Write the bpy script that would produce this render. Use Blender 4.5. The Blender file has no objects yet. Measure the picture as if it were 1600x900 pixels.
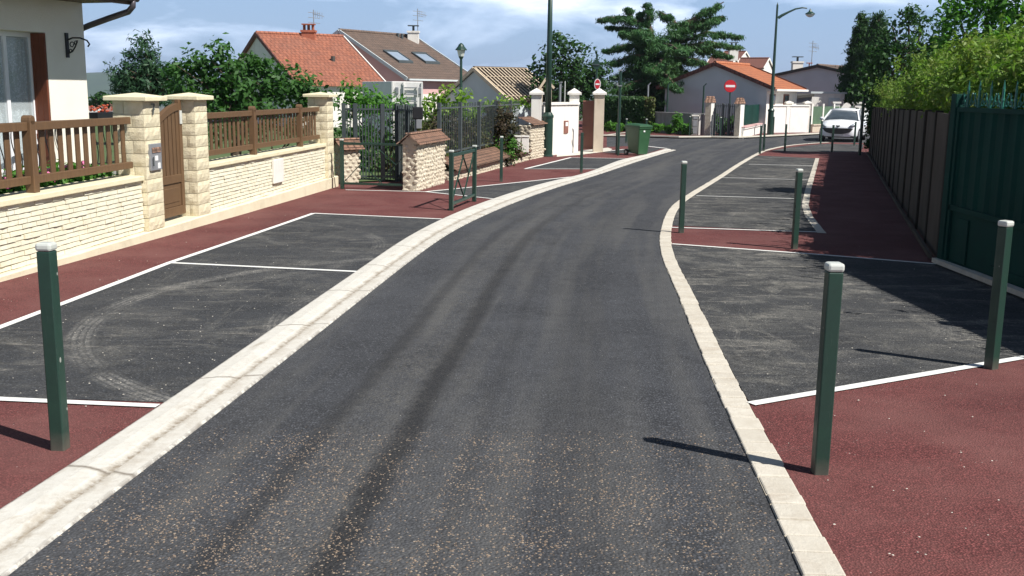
import bpy, bmesh, math, random
import numpy as np
from mathutils import Vector, Matrix, Euler
from mathutils.geometry import tessellate_polygon
R=math.radians
random.seed(7)
S=bpy.context.scene
C=S.collection

# ------------------------------------------------------------ camera, sky, sun, exposure
F_PX,Y_C,ROLL=1620.0,140.0,R(0.8)
PITCH=math.atan((450-Y_C)/F_PX)
cam_d=bpy.data.cameras.new('camera'); cam=bpy.data.objects.new('camera',cam_d); C.objects.link(cam)
cam_d.sensor_width=36; cam_d.lens=36*F_PX/1600; cam_d.clip_end=6000; cam_d.clip_start=.05
cam.matrix_world=Matrix.Rotation(math.pi/2-PITCH,4,'X')@Matrix.Rotation(ROLL,4,'Z')
S.camera=cam
SUN_EL=R(49); SUN_DIR=Vector((.83,-.56,0)).normalized()
sun_vec=Vector((SUN_DIR.x*math.cos(SUN_EL),SUN_DIR.y*math.cos(SUN_EL),math.sin(SUN_EL)))
sd=bpy.data.lights.new('sun','SUN'); sd.energy=5.0; sd.angle=R(.5); sd.color=(1,.965,.9)
so=bpy.data.objects.new('sun',sd); C.objects.link(so); so.location=(20,-15,30)
so.rotation_euler=sun_vec.to_track_quat('Z','Y').to_euler()
W=bpy.data.worlds.new('World'); S.world=W; W.use_nodes=True
def build_world():
    nt=W.node_tree; N=nt.nodes; L=nt.links; N.clear()
    out=N.new('ShaderNodeOutputWorld'); bg=N.new('ShaderNodeBackground'); bg.inputs[1].default_value=.038
    sky=N.new('ShaderNodeTexSky'); sky.sky_type='NISHITA'; sky.sun_disc=False
    sky.sun_elevation=SUN_EL; sky.sun_rotation=math.atan2(SUN_DIR.x,SUN_DIR.y)
    sky.air_density=1.1; sky.dust_density=.6; sky.ozone_density=2.5
    tc=N.new('ShaderNodeTexCoord')
    # clouds: flattened noise on the sky directions
    mp=N.new('ShaderNodeMapping'); mp.inputs['Scale'].default_value=(1.0,1.0,3.2); mp.inputs['Location'].default_value=(.9,.1,.12)
    L.new(tc.outputs['Generated'],mp.inputs[0])
    n1=N.new('ShaderNodeTexNoise'); n1.inputs['Scale'].default_value=5.0; n1.inputs['Detail'].default_value=9; n1.inputs['Roughness'].default_value=.55; n1.inputs['Distortion'].default_value=.35
    L.new(mp.outputs[0],n1.inputs['Vector'])
    rp=N.new('ShaderNodeValToRGB'); rp.color_ramp.elements[0].position=.43; rp.color_ramp.elements[1].position=.66
    L.new(n1.outputs[0],rp.inputs[0])
    mul=N.new('ShaderNodeMath'); mul.operation='MULTIPLY'; mul.inputs[1].default_value=.6
    L.new(rp.outputs[0],mul.inputs[0])
    ad=N.new('ShaderNodeMath'); ad.operation='ADD'; ad.inputs[1].default_value=.50; ad.use_clamp=True
    L.new(mul.outputs[0],ad.inputs[0])
    # clouds and bright veil put low, sky overhead kept darker to deepen the shade
    sx=N.new('ShaderNodeSeparateXYZ'); L.new(tc.outputs['Generated'],sx.inputs[0])
    er=N.new('ShaderNodeValToRGB'); er.color_ramp.elements[0].position=.085; er.color_ramp.elements[0].color=(1,1,1,1); er.color_ramp.elements[1].position=.16; er.color_ramp.elements[1].color=(.06,.06,.06,1)
    L.new(sx.outputs[2],er.inputs[0])
    m2=N.new('ShaderNodeMath'); m2.operation='MULTIPLY'; L.new(ad.outputs[0],m2.inputs[0]); L.new(er.outputs[0],m2.inputs[1])
    cc=N.new('ShaderNodeMixRGB'); cc.inputs[1].default_value=(10.6,16.2,26.2,1); cc.inputs[2].default_value=(24.5,26.4,29.0,1); L.new(rp.outputs[0],cc.inputs[0])
    mx=N.new('ShaderNodeMixRGB'); L.new(cc.outputs[0],mx.inputs[2])
    L.new(m2.outputs[0],mx.inputs[0]); L.new(sky.outputs[0],mx.inputs[1])
    L.new(mx.outputs[0],bg.inputs[0]); L.new(bg.outputs[0],out.inputs[0])
build_world()
vs=S.view_settings; vs.view_transform='Standard'; vs.look='None'; vs.exposure=0.42; vs.gamma=1
S.render.engine='CYCLES'

# ------------------------------------------------------------ pixel -> world helpers (photo pixels, 1600x900)
_fw=Vector((0,math.cos(PITCH),-math.sin(PITCH))); _u0=Vector((0,math.sin(PITCH),math.cos(PITCH))); _r0=Vector((1,0,0))
_rt=_r0*math.cos(ROLL)+_u0*math.sin(ROLL); _up=-_r0*math.sin(ROLL)+_u0*math.cos(ROLL)
def g(y): return -2.2+.58*math.exp(-max(y,-3)/18)
def ray(u,v): return _fw+_rt*((u-800)/F_PX)+_up*((450-v)/F_PX)
def gp(u,v):
    r=ray(u,v); lo,hi=.5,500
    for _ in range(50):
        m=(lo+hi)/2; p=r*m
        if p.z>g(p.y): lo=m
        else: hi=m
    return r*m
def at(u,v,y):
    r=ray(u,v); return r*(y/r.y)
def xy(p): return (p[0],p[1])

# ------------------------------------------------------------ materials
class NB:
    def __init__(s,name):
        s.m=bpy.data.materials.new(name); s.m.use_nodes=True; s.nt=s.m.node_tree; s.N=s.nt.nodes; s.L=s.nt.links
        s.b=s.N['Principled BSDF']; s.out=s.N['Material Output']
        s.tc=s.N.new('ShaderNodeTexCoord'); s.geo=s.N.new('ShaderNodeNewGeometry')
    def new(s,t,**k):
        n=s.N.new(t)
        for a,b in k.items(): setattr(n,a,b)
        return n
    def vec(s,kind,scale=(1,1,1),rot=(0,0,0),loc=(0,0,0)):
        src=s.geo.outputs['Position'] if kind=='pos' else s.tc.outputs[kind]
        mp=s.new('ShaderNodeMapping'); mp.inputs['Scale'].default_value=scale; mp.inputs['Rotation'].default_value=rot; mp.inputs['Location'].default_value=loc
        s.L.new(src,mp.inputs[0]); return mp.outputs[0]
    def noise(s,vec,scale,detail=4,rough=.55,dist=0):
        n=s.new('ShaderNodeTexNoise'); n.inputs['Scale'].default_value=scale; n.inputs['Detail'].default_value=detail; n.inputs['Roughness'].default_value=rough; n.inputs['Distortion'].default_value=dist
        s.L.new(vec,n.inputs['Vector']); return n.outputs[0]
    def voro(s,vec,scale,out='Distance',feature='F1'):
        n=s.new('ShaderNodeTexVoronoi'); n.feature=feature; n.inputs['Scale'].default_value=scale
        s.L.new(vec,n.inputs['Vector']); return n.outputs[out]
    def ramp(s,v,stops,const=False):
        r=s.new('ShaderNodeValToRGB'); cr=r.color_ramp
        if const: cr.interpolation='CONSTANT'
        while len(cr.elements)<len(stops): cr.elements.new(.5)
        for e,(p,c) in zip(cr.elements,stops):
            e.position=p; e.color=(c,c,c,1) if isinstance(c,(int,float)) else (*c,1)
        s.L.new(v,r.inputs[0]); return r.outputs[0]
    def math(s,op,a,b=None,clamp=False,c=None):
        n=s.new('ShaderNodeMath'); n.operation=op; n.use_clamp=clamp
        for i,x in enumerate((a,b,c)):
            if x is None: continue
            if isinstance(x,(int,float)): n.inputs[i].default_value=x
            else: s.L.new(x,n.inputs[i])
        return n.outputs[0]
    def mix(s,f,a,b,mode='MIX'):
        n=s.new('ShaderNodeMixRGB'); n.blend_type=mode
        for i,x in enumerate((f,a,b)):
            if isinstance(x,(int,float)): n.inputs[i].default_value=x if i==0 else (x,x,x,1)
            elif isinstance(x,tuple): n.inputs[i].default_value=(*x,1)
            else: s.L.new(x,n.inputs[i])
        return n.outputs[0]
    def col(s,v):
        if isinstance(v,tuple): s.b.inputs['Base Color'].default_value=(*v,1)
        else: s.L.new(v,s.b.inputs['Base Color'])
    def rough(s,v):
        if isinstance(v,(int,float)): s.b.inputs['Roughness'].default_value=v
        else: s.L.new(v,s.b.inputs['Roughness'])
    def bump(s,h,strength=.4,dist=.01):
        n=s.new('ShaderNodeBump'); n.inputs['Strength'].default_value=strength; n.inputs['Distance'].default_value=dist
        s.L.new(h,n.inputs['Height']); s.L.new(n.outputs[0],s.b.inputs['Normal'])
def plain(name,c1,c2=None,rough=.7,scale=3.0,bump=.2,bscale=40,metal=0,bd=.01,spec=None,stain=None):
    b=NB(name); c2=c2 or tuple(x*.8 for x in c1)
    p=b.vec('Object')
    n=b.noise(p,scale,6,.6)
    c=b.mix(b.ramp(n,[(.35,0.),(.65,1.)]),c1,c2)
    if stain: c=b.mix(b.ramp(b.noise(b.vec('Object',(1,1,.25)),scale*1.7,5,.65,.6),[(.52,0.),(.75,1.)]),c,stain)
    b.col(c); b.rough(rough)
    b.b.inputs['Metallic'].default_value=metal
    if spec is not None: b.b.inputs['Specular IOR Level'].default_value=spec
    if bump: b.bump(b.noise(p,bscale,5,.6),bump,bd)
    return b.m
def aggregate(b,p,base,sc=72,contrast=1.0):
    """crushed stone set in binder: one tone per stone, dark binder in the gaps, height for the bump"""
    v=b.new('ShaderNodeTexVoronoi'); v.inputs['Scale'].default_value=sc; b.L.new(p,v.inputs['Vector'])
    sp=b.new('ShaderNodeSeparateColor'); b.L.new(v.outputs['Color'],sp.inputs[0])
    k=contrast
    c=b.mix(b.ramp(sp.outputs[0],[(0.,0.),(.75,.42),(1.,1.)]),tuple(x*(1-.55*k) for x in base),tuple(min(1,x*(1+1.9*k)) for x in base))
    c=b.mix(b.ramp(v.outputs['Distance'],[(.35,0.),(.62,.85)]),c,tuple(x*.28 for x in base))
    fine=b.noise(p,330,2,.6)
    c=b.mix(b.ramp(fine,[(.4,0.),(.65,.45)]),c,tuple(x*1.5 for x in base))
    h=b.math('SUBTRACT',1.0,b.math('MULTIPLY',v.outputs['Distance'],1.3))
    return c,h,sp.outputs[1]
def specks(b,p,c,sc,rad,thr,col,dens=None):
    v=b.new('ShaderNodeTexVoronoi'); v.inputs['Scale'].default_value=sc; b.L.new(p,v.inputs['Vector'])
    sp=b.new('ShaderNodeSeparateColor'); b.L.new(v.outputs['Color'],sp.inputs[0])
    k=b.math('MULTIPLY',b.math('LESS_THAN',v.outputs['Distance'],b.math('MULTIPLY',sp.outputs[1],rad)),b.math('GREATER_THAN',sp.outputs[0],thr))
    if dens is not None: k=b.math('MULTIPLY',k,dens)
    return b.mix(k,c,col)
M={}
def asphalt(name,base,lift,track=False,arcs=False,dust=0.):
    b=NB(name); p=b.vec('pos')
    big=b.noise(p,.9,5,.6); mid=b.noise(p,6,5,.65)
    c,h,rnd=aggregate(b,p,base)
    c=b.mix(b.ramp(mid,[(.35,0.),(.7,.30)]),c,tuple(x*1.7 for x in base))
    c=b.mix(b.ramp(big,[(.35,0.),(.75,lift)]),c,tuple(min(1,x*2.2) for x in base))
    sx=b.new('ShaderNodeSeparateXYZ')
    if track:
        uv=b.new('ShaderNodeUVMap'); b.L.new(uv.outputs[0],sx.inputs[0])
        mp=b.new('ShaderNodeMapping'); mp.inputs['Scale'].default_value=(5.5,.10,1); b.L.new(uv.outputs[0],mp.inputs[0])
        st=b.noise(mp.outputs[0],1.6,5,.55,.3)
        c=b.mix(b.math('MULTIPLY',b.ramp(st,[(.45,0.),(.62,.6)]),b.ramp(mid,[(.3,.5),(.6,1.)])),c,(.095,.094,.092))
        wob=b.math('ADD',b.math('MULTIPLY',b.math('SUBTRACT',b.noise(b.vec('pos',(.5,.3,1)),1.0,2,.5),.5),.05),b.math('MULTIPLY',b.math('SUBTRACT',b.noise(p,9,4,.6),.5),.035))
        uw=b.math('ADD',sx.outputs[0],wob)
        for cx,wd,dk in ((.385,.020,.92),(.235,.016,.6),(.70,.05,.25),(.52,.012,.25)):
            d=b.math('ABSOLUTE',b.math('SUBTRACT',uw,cx))
            k=b.math('MULTIPLY',b.ramp(d,[(wd*.6,1.),(wd*1.9,0.)]),dk)
            fy=b.ramp(b.math('DIVIDE',sx.outputs[1],40.0),[(.10,1.),(.40,.45),(.6,.0)])
            c=b.mix(b.math('MULTIPLY',k,fy),c,(.016,.0165,.019))
        d=b.math('ABSOLUTE',b.math('SUBTRACT',uw,.31)); k=b.ramp(d,[(.02,.55),(.11,0.)])
        c=b.mix(b.math('MULTIPLY',k,b.math('MULTIPLY',b.ramp(b.noise(p,3,4,.6),[(.3,.2),(.7,1.)]),b.ramp(rnd,[(.35,.1),(.7,1.)]))),c,(.125,.12,.11))
        d=b.math('ABSOLUTE',b.math('SUBTRACT',uw,.47)); k=b.ramp(d,[(.02,.45),(.10,0.)])
        c=b.mix(b.math('MULTIPLY',k,b.math('MULTIPLY',b.ramp(b.noise(b.vec('pos',(1,.3,1)),2.2,5,.65),[(.45,0.),(.65,1.)]),b.ramp(rnd,[(.35,.1),(.7,1.)]))),c,(.14,.135,.125))
        # older band of coarser, browner surfacing close to the camera
        old=b.math('MULTIPLY',b.ramp(b.math('DIVIDE',b.math('ADD',sx.outputs[1],b.math('MULTIPLY',b.math('SUBTRACT',mid,.5),.25)),10.0),[(.505,1.),(.535,0.)]),1.0)
        c=specks(b,p,c,105,.62,.86,(.20,.145,.10),b.math('MULTIPLY',old,b.ramp(b.noise(p,5,4,.6),[(.42,0.),(.6,1.)])))
        c=specks(b,p,c,88,.5,.93,(.33,.27,.21),old)
    if arcs:
        b.L.new(b.geo.outputs['Position'],sx.inputs[0])
        for (ax,ay,rad,wd,st) in arcs:
            dx=b.math('SUBTRACT',sx.outputs[0],ax); dy=b.math('SUBTRACT',sx.outputs[1],ay)
            rr=b.math('SQRT',b.math('ADD',b.math('MULTIPLY',dx,dx),b.math('MULTIPLY',dy,dy)))
            d=b.math('ABSOLUTE',b.math('SUBTRACT',b.math('ADD',rr,b.math('MULTIPLY',b.math('SUBTRACT',mid,.5),.05)),rad))
            rib=b.ramp(b.math('FRACT',b.math('MULTIPLY',rr,22.)),[(.25,.35),(.5,1.)])
            k=b.math('MULTIPLY',b.ramp(d,[(wd*.6,1.),(wd*1.1,0.)]),rib)
            k=b.math('MULTIPLY',b.math('MULTIPLY',k,b.ramp(b.noise(p,1.6,5,.65),[(.40,0.),(.62,st)])),b.ramp(rnd,[(.3,.3),(.8,1.)]))
            c=b.mix(k,c,(.27,.26,.24))
    if dust:
        blot=b.ramp(b.noise(p,.65,4,.6,.5),[(.36,.05),(.56,1.)])
        for sc,rot,n,lo,hi,cc in (((.9,1.5,1),25,1.2,.46,.72,(.30,.285,.25)),((.8,3.4,1),-28,1.6,.55,.68,(.40,.37,.32)),((3.0,.8,1),12,1.4,.55,.72,(.30,.285,.25))):
            q=b.vec('pos',sc,(0,0,R(rot)))
            d1=b.ramp(b.noise(q,n,9,.74,1.2),[(lo,0.),(hi,dust)])
            c=b.mix(b.math('MULTIPLY',b.math('MULTIPLY',d1,blot),b.ramp(rnd,[(.15,.35),(.7,1.)])),c,cc)
        c=specks(b,p,c,42,.20,.80,(.42,.40,.36))
    c=specks(b,p,c,30,.11,.85,(.40,.385,.36))
    b.col(c); b.rough(.9); b.b.inputs['Specular IOR Level'].default_value=.3
    b.bump(h,.8,.006)
    return b.m
M['road']=asphalt('road_asphalt',(.044,.046,.0515),.35,track=True)
M['bay_left']=asphalt('bay_asphalt_left',(.036,.038,.042),.25,arcs=[(.20,8.39,3.49,.10,.85),(.75,8.3,2.62,.09,.5),(-4.9,12.2,3.3,.10,.4),(-.9,14.3,2.6,.08,.4)],dust=.36)
M['bay_right']=asphalt('bay_asphalt_right',(.038,.039,.041),.35,arcs=[(7.5,15.2,4.3,.1,.3),(1.2,8.9,2.4,.1,.25)],dust=.70)
def redtar():
    b=NB('red_tarmac'); p=b.vec('pos')
    c,h,rnd=aggregate(b,p,(.138,.042,.040),100,.62)
    big=b.noise(p,1.1,6,.65); c=b.mix(b.ramp(big,[(.40,0.),(.66,.6)]),c,(.19,.082,.074))
    c=b.mix(b.ramp(b.noise(p,.45,5,.6),[(.52,0.),(.75,.4)]),c,(.065,.026,.026))
    q=b.vec('pos',(1,6,1),(0,0,R(58))); c=b.mix(b.math('MULTIPLY',b.ramp(b.noise(q,1.0,8,.75,1.5),[(.60,0.),(.74,.4)]),b.ramp(rnd,[(.2,.2),(.8,1.)])),c,(.30,.20,.18))
    c=specks(b,p,c,34,.12,.84,(.40,.32,.29)); c=specks(b,p,c,55,.30,.93,(.05,.03,.03))
    b.col(c); b.rough(.9); b.b.inputs['Specular IOR Level'].default_value=.3; b.bump(h,.7,.005); return b.m
M['red']=redtar()
def stone(name,c1,c2,dirt,island=True,sc=9,bs=60,bstr=.5):
    b=NB(name); p=b.vec('pos')
    c=b.mix(b.ramp(b.noise(p,sc,6,.65),[(.3,0.),(.7,1.)]),c1,c2)
    if island:
        c=b.mix(b.ramp(b.geo.outputs['Random Per Island'],[(0.,0.),(1.,.35)]),c,tuple(x*.78 for x in c1))
    c=b.mix(b.ramp(b.noise(p,sc*.35,6,.7,.8),[(.52,0.),(.74,.6)]),c,dirt)
    b.col(c); b.rough(.85); b.bump(b.noise(p,bs,5,.7),bstr,.01); return b.m
M['kerb']=stone('kerb_stone',(.52,.47,.39),(.64,.60,.52),(.36,.29,.22))
M['gutter']=stone('gutter_concrete',(.56,.52,.44),(.64,.60,.53),(.42,.36,.27),island=False,sc=5,bs=120,bstr=.3)
def gutter_mat():
    b=NB('gutter_concrete'); p=b.vec('pos'); uv=b.new('ShaderNodeUVMap'); sx=b.new('ShaderNodeSeparateXYZ'); b.L.new(uv.outputs[0],sx.inputs[0])
    n1=b.noise(p,4,7,.7); n2=b.noise(p,26,5,.7)
    c=b.mix(b.ramp(n1,[(.3,0.),(.7,1.)]),(.54,.52,.47),(.64,.62,.57)); c=b.mix(b.ramp(n2,[(.45,0.),(.75,.5)]),c,(.44,.40,.33))
    # darker streaks along the channel, with ragged edges
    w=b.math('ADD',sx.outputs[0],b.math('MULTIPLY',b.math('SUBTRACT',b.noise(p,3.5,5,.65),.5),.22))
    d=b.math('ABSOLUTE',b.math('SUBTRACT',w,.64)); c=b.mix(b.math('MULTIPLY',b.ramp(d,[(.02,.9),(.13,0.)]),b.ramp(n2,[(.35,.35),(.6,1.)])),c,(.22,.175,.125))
    d=b.math('ABSOLUTE',b.math('SUBTRACT',w,.80)); c=b.mix(b.math('MULTIPLY',b.ramp(d,[(.04,.45),(.18,0.)]),b.ramp(n1,[(.45,0.),(.6,1.)])),c,(.34,.29,.23))
    mp=b.new('ShaderNodeMapping'); mp.inputs['Scale'].default_value=(.6,.5,1); b.L.new(uv.outputs[0],mp.inputs[0])
    c=b.mix(b.ramp(b.noise(mp.outputs[0],2.6,6,.7,.8),[(.58,0.),(.68,.65)]),c,(.36,.31,.24))
    # cast joints every 1.6 m and a few hairline cracks
    jy=b.math('FRACT',b.math('DIVIDE',b.math('ADD',sx.outputs[1],b.math('MULTIPLY',n1,.06)),1.6)); c=b.mix(b.ramp(jy,[(.0,.9),(.012,0.),(.988,0.),(1.,.9)]),c,(.15,.12,.09))
    ed=b.math('MINIMUM',sx.outputs[0],b.math('SUBTRACT',1.0,sx.outputs[0])); c=b.mix(b.math('MULTIPLY',b.ramp(ed,[(.0,1.),(.06,0.)]),b.ramp(b.noise(p,14,4,.7),[(.4,0.),(.55,1.)])),c,(.20,.18,.16))
    b.col(c); b.rough(.88); b.bump(n2,.5,.01); return b.m
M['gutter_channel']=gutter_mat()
M['paint']=stone('road_paint',(.74,.74,.71),(.80,.80,.77),(.45,.44,.42),island=False,sc=30,bs=150,bstr=.25)
M['cream']=stone('cream_block',(.68,.60,.41),(.78,.71,.53),(.60,.51,.33),sc=12,bs=55,bstr=.9)
M['ledge']=stone('cream_ledgestone',(.78,.73,.56),(.83,.80,.66),(.68,.61,.43),sc=10,bs=70,bstr=.6)
M['joint']=stone('pale_mortar',(.52,.46,.33),(.58,.52,.39),(.44,.38,.27),island=False)
M['coping']=stone('cream_coping',(.70,.63,.42),(.76,.70,.50),(.45,.39,.26),island=False,sc=6,bs=90,bstr=.3)
M['footing']=stone('footing_render',(.68,.60,.43),(.76,.69,.52),(.44,.39,.28),island=False,sc=3,bs=50,bstr=.5)
M['rubble']=stone('rubble_stone',(.50,.43,.32),(.68,.62,.52),(.36,.29,.19),sc=14,bs=40,bstr=.8)
M['mortar']=stone('sandy_mortar',(.50,.44,.34),(.60,.54,.43),(.36,.31,.23),island=False,sc=10)
M['render_white']=plain('white_render',(.80,.77,.72),(.76,.73,.68),.85,2,.35,90,stain=(.60,.56,.50))
M['render_house']=plain('house_render',(.82,.77,.68),(.79,.73,.64),.9,2,.6,70)
M['render_beige']=plain('beige_render',(.58,.50,.40),(.52,.45,.36),.9,2,.3,60,stain=(.42,.33,.22))
M['render_grey']=plain('grey_render',(.60,.65,.66),(.54,.59,.60),.9,.7,.3,30)
M['render_dark']=plain('grey_wall_render',(.25,.25,.25),(.20,.20,.20),.9,.8,.3,20,stain=(.14,.14,.13))
M['render_pink']=plain('pink_render',(.62,.40,.38),(.58,.37,.36),.9,1,.2,30)
M['concrete']=plain('garden_wall_concrete',(.34,.33,.32),(.27,.26,.25),.9,2,.4,25,stain=(.19,.18,.17))
M['slab']=plain('weathered_concrete_slab',(.115,.098,.080),(.082,.070,.058),.95,1.6,.5,30,spec=.1,stain=(.10,.10,.075))
M['slab_post']=plain('concrete_post',(.055,.048,.040),(.04,.035,.030),.95,2,.5,30,spec=.1)
M['green_metal']=plain('bottle_green_paint',(.017,.050,.036),(.014,.040,.030),.38,5,.08,90)
def bollard_paint():
    b=NB('bottle_green_paint'); p=b.vec('Object'); n=b.noise(p,7,6,.65)
    c=b.mix(b.ramp(n,[(.35,0.),(.65,1.)]),(.017,.050,.036),(.012,.036,.027))
    c=b.mix(b.ramp(b.noise(b.vec('Object',(30,30,3)),2.2,5,.7,.6),[(.60,0.),(.70,.55)]),c,(.07,.10,.085))
    c=specks(b,b.vec('Object',(1,1,.6)),c,26,.26,.90,(.32,.33,.30))
    sx=b.new('ShaderNodeSeparateXYZ'); b.L.new(p,sx.inputs[0])
    d=b.math('ADD',sx.outputs[2],b.math('MULTIPLY',n,.10)); c=b.mix(b.ramp(d,[(.04,.7),(.13,0.)]),c,(.13,.115,.095))
    b.col(c); b.rough(b.ramp(n,[(.3,.38),(.7,.6)])); b.bump(b.noise(p,60,4,.6),.12,.004); return b.m
M['bollard_paint']=bollard_paint()
M['green_gate']=plain('gate_green_paint',(.006,.052,.040),(.005,.038,.031),.75,2,.1,60,spec=.15,stain=(.012,.045,.036))
M['green_spike']=plain('turquoise_green_paint',(.03,.19,.15),(.025,.14,.11),.45,4,.1,80)
M['dark_metal']=plain('dark_grey_metal',(.085,.10,.105),(.06,.075,.08),.4,6,.05,90,metal=.1)
M['black_metal']=plain('black_wrought_iron',(.012,.012,.014),(.016,.016,.018),.45,6,.1,90)
M['cap_white']=plain('white_cap_plastic',(.62,.64,.60),(.52,.54,.50),.35,9,.05,90)
M['pvc']=plain('white_window_frame',(.80,.80,.82),(.78,.78,.80),.3,5,0)
M['sheet_white']=plain('white_painted_panel',(.78,.76,.74),(.70,.68,.66),.55,1.5,.1,30)
M['box_grey']=plain('grey_letterbox_metal',(.33,.34,.36),(.28,.29,.31),.4,5,.05,50,metal=.3)
M['bin']=plain('green_bin_plastic',(.032,.095,.042),(.026,.08,.036),.42,4,.06,60)
M['rubber']=plain('black_rubber',(.015,.015,.016),(.02,.02,.02),.8,9,.1,90)
M['paint_red']=plain('sign_red',(.55,.02,.03),(.50,.02,.03),.4,5,0)
M['paint_white']=plain('sign_white',(.82,.82,.82),(.8,.8,.8),.4,5,0)
M['carpaint']=plain('white_car_paint',(.80,.81,.83),(.78,.79,.81),.22,3,0)
M['car_black']=plain('black_trim',(.012,.012,.013),(.015,.015,.015),.4,3,0)
M['car_lamp']=plain('headlight_glass',(.42,.46,.50),(.30,.33,.36),.1,8,0)
M['zinc']=plain('brown_zinc_gutter',(.10,.085,.095),(.08,.07,.08),.4,4,.1,40,metal=.3)
M['roof_dark']=plain('dark_roof_edge',(.055,.05,.045),(.08,.075,.065),.85,9,.5,30)
M['soffit']=plain('soffit_boards',(.16,.11,.08),(.12,.085,.06),.7,3,.2,20)
M['rust']=plain('red_brown_painted_gate',(.27,.115,.085),(.22,.095,.07),.6,3,.15,30)
M['batten']=plain('pale_timber',(.70,.58,.43),(.58,.47,.34),.8,4,.2,40)
M['felt']=plain('brown_roof_underlay',(.075,.048,.032),(.055,.036,.025),.9,3,.2,20)
M['brick']=plain('red_chimney_brick',(.42,.13,.07),(.32,.10,.06),.85,6,.3,30)
M['pink_flower']=plain('pink_petals',(.65,.08,.25),(.75,.25,.42),.7,9,0)
M['orange_flower']=plain('orange_petals',(.45,.09,.03),(.35,.05,.03),.7,9,0)
M['bark']=plain('bark',(.12,.085,.06),(.07,.05,.035),.95,6,.9,25,bd=.03)
M['paper']=plain('white_paper',(.82,.82,.80),(.8,.8,.78),.6,5,0)
M['pebble']=stone('pebble',(.20,.14,.10),(.33,.26,.19),(.09,.08,.075),sc=45)
def wood(name,c1,c2):
    b=NB(name); p=b.vec('Object',(16,16,1.6)); n=b.noise(p,3.5,6,.6,.6)
    c=b.mix(b.ramp(n,[(.3,0.),(.7,1.)]),c1,c2)
    c=b.mix(b.ramp(b.geo.outputs['Random Per Island'],[(0.,0.),(1.,.45)]),c,tuple(x*.62 for x in c1))
    b.col(c); b.rough(.62); b.bump(n,.3,.004); return b.m
M['wood']=wood('stained_fence_wood',(.165,.092,.043),(.105,.060,.030))
M['shutter']=wood('red_brown_shutter',(.20,.055,.022),(.14,.038,.016))
def tiles(name,c1,c2,row=.33,w=.24,dirt=(.12,.10,.08),da=.3):
    b=NB(name); uv=b.new('ShaderNodeUVMap')
    br=b.new('ShaderNodeTexBrick'); br.inputs['Scale'].default_value=1; br.inputs['Brick Width'].default_value=w; br.inputs['Row Height'].default_value=row
    br.inputs['Mortar Size'].default_value=.022; br.inputs['Mortar Smooth'].default_value=.3; br.inputs['Color1'].default_value=(*c1,1); br.inputs['Color2'].default_value=(*c2,1)
    br.inputs['Mortar'].default_value=(*[x*.3 for x in c1],1); b.L.new(uv.outputs[0],br.inputs[0])
    p=b.vec('pos'); c=b.mix(b.ramp(b.noise(p,.9,6,.65,.5),[(.4,0.),(.75,da)]),br.outputs[0],dirt)
    c=b.mix(b.ramp(b.noise(p,7,3,.6),[(.4,0.),(.7,.3)]),c,tuple(min(1,x*1.6) for x in c1))
    b.col(c); b.rough(.8)
    sx=b.new('ShaderNodeSeparateXYZ'); b.L.new(uv.outputs[0],sx.inputs[0])
    h=b.math('SUBTRACT',1.0,b.math('FRACT',b.math('DIVIDE',sx.outputs[1],row)))
    h2=b.math('ABSOLUTE',b.math('SINE',b.math('MULTIPLY',sx.outputs[0],math.pi/w)))
    b.bump(b.math('ADD',h,b.math('MULTIPLY',h2,.5)),1.0,.06); return b.m
M['tile_orange']=tiles('orange_roof_tiles',(.36,.13,.075),(.25,.085,.05),dirt=(.17,.09,.07),da=.6)
M['tile_bright']=tiles('bright_orange_roof_tiles',(.44,.15,.065),(.36,.12,.055),dirt=(.26,.11,.07),da=.3)
M['tile_brown']=tiles('brown_roof_tiles',(.155,.105,.08),(.105,.075,.06),dirt=(.08,.065,.055),da=.4)
M['tile_redbrown']=tiles('red_brown_roof_tiles',(.20,.075,.055),(.15,.06,.045),dirt=(.10,.06,.05))
M['tile_coping']=tiles('flat_clay_coping_tiles',(.30,.165,.11),(.22,.12,.08),row=.10,w=.16,dirt=(.12,.09,.07),da=.5)
def glass():
    b=NB('window_glass'); b.b.inputs['Base Color'].default_value=(.75,.82,.85,1); b.rough(.03)
    b.b.inputs['Transmission Weight'].default_value=.0; b.b.inputs['Alpha'].default_value=.28
    b.b.inputs['Specular IOR Level'].default_value=.8
    return b.m
M['glass']=glass()
M['dark_glass']=plain('dark_car_glass',(.05,.065,.08),(.08,.10,.12),.06,2,0)
M['sky_glass']=plain('roof_window_glass',(.30,.36,.44),(.24,.30,.38),.05,1,0)
def lace():
    b=NB('lace_curtain'); p=b.vec('pos',(1,1,1)); v=b.voro(p,28); n=b.noise(p,60,3,.6)
    s=b.ramp(b.math('MULTIPLY',v,1.0),[(.25,1.),(.5,.35)])
    c=b.mix(s,(.10,.14,.16),(.62,.70,.72)); c=b.mix(b.ramp(n,[(.4,0.),(.6,.4)]),c,(.55,.62,.66))
    b.col(c); b.rough(.9); return b.m
M['lace']=lace()
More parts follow.
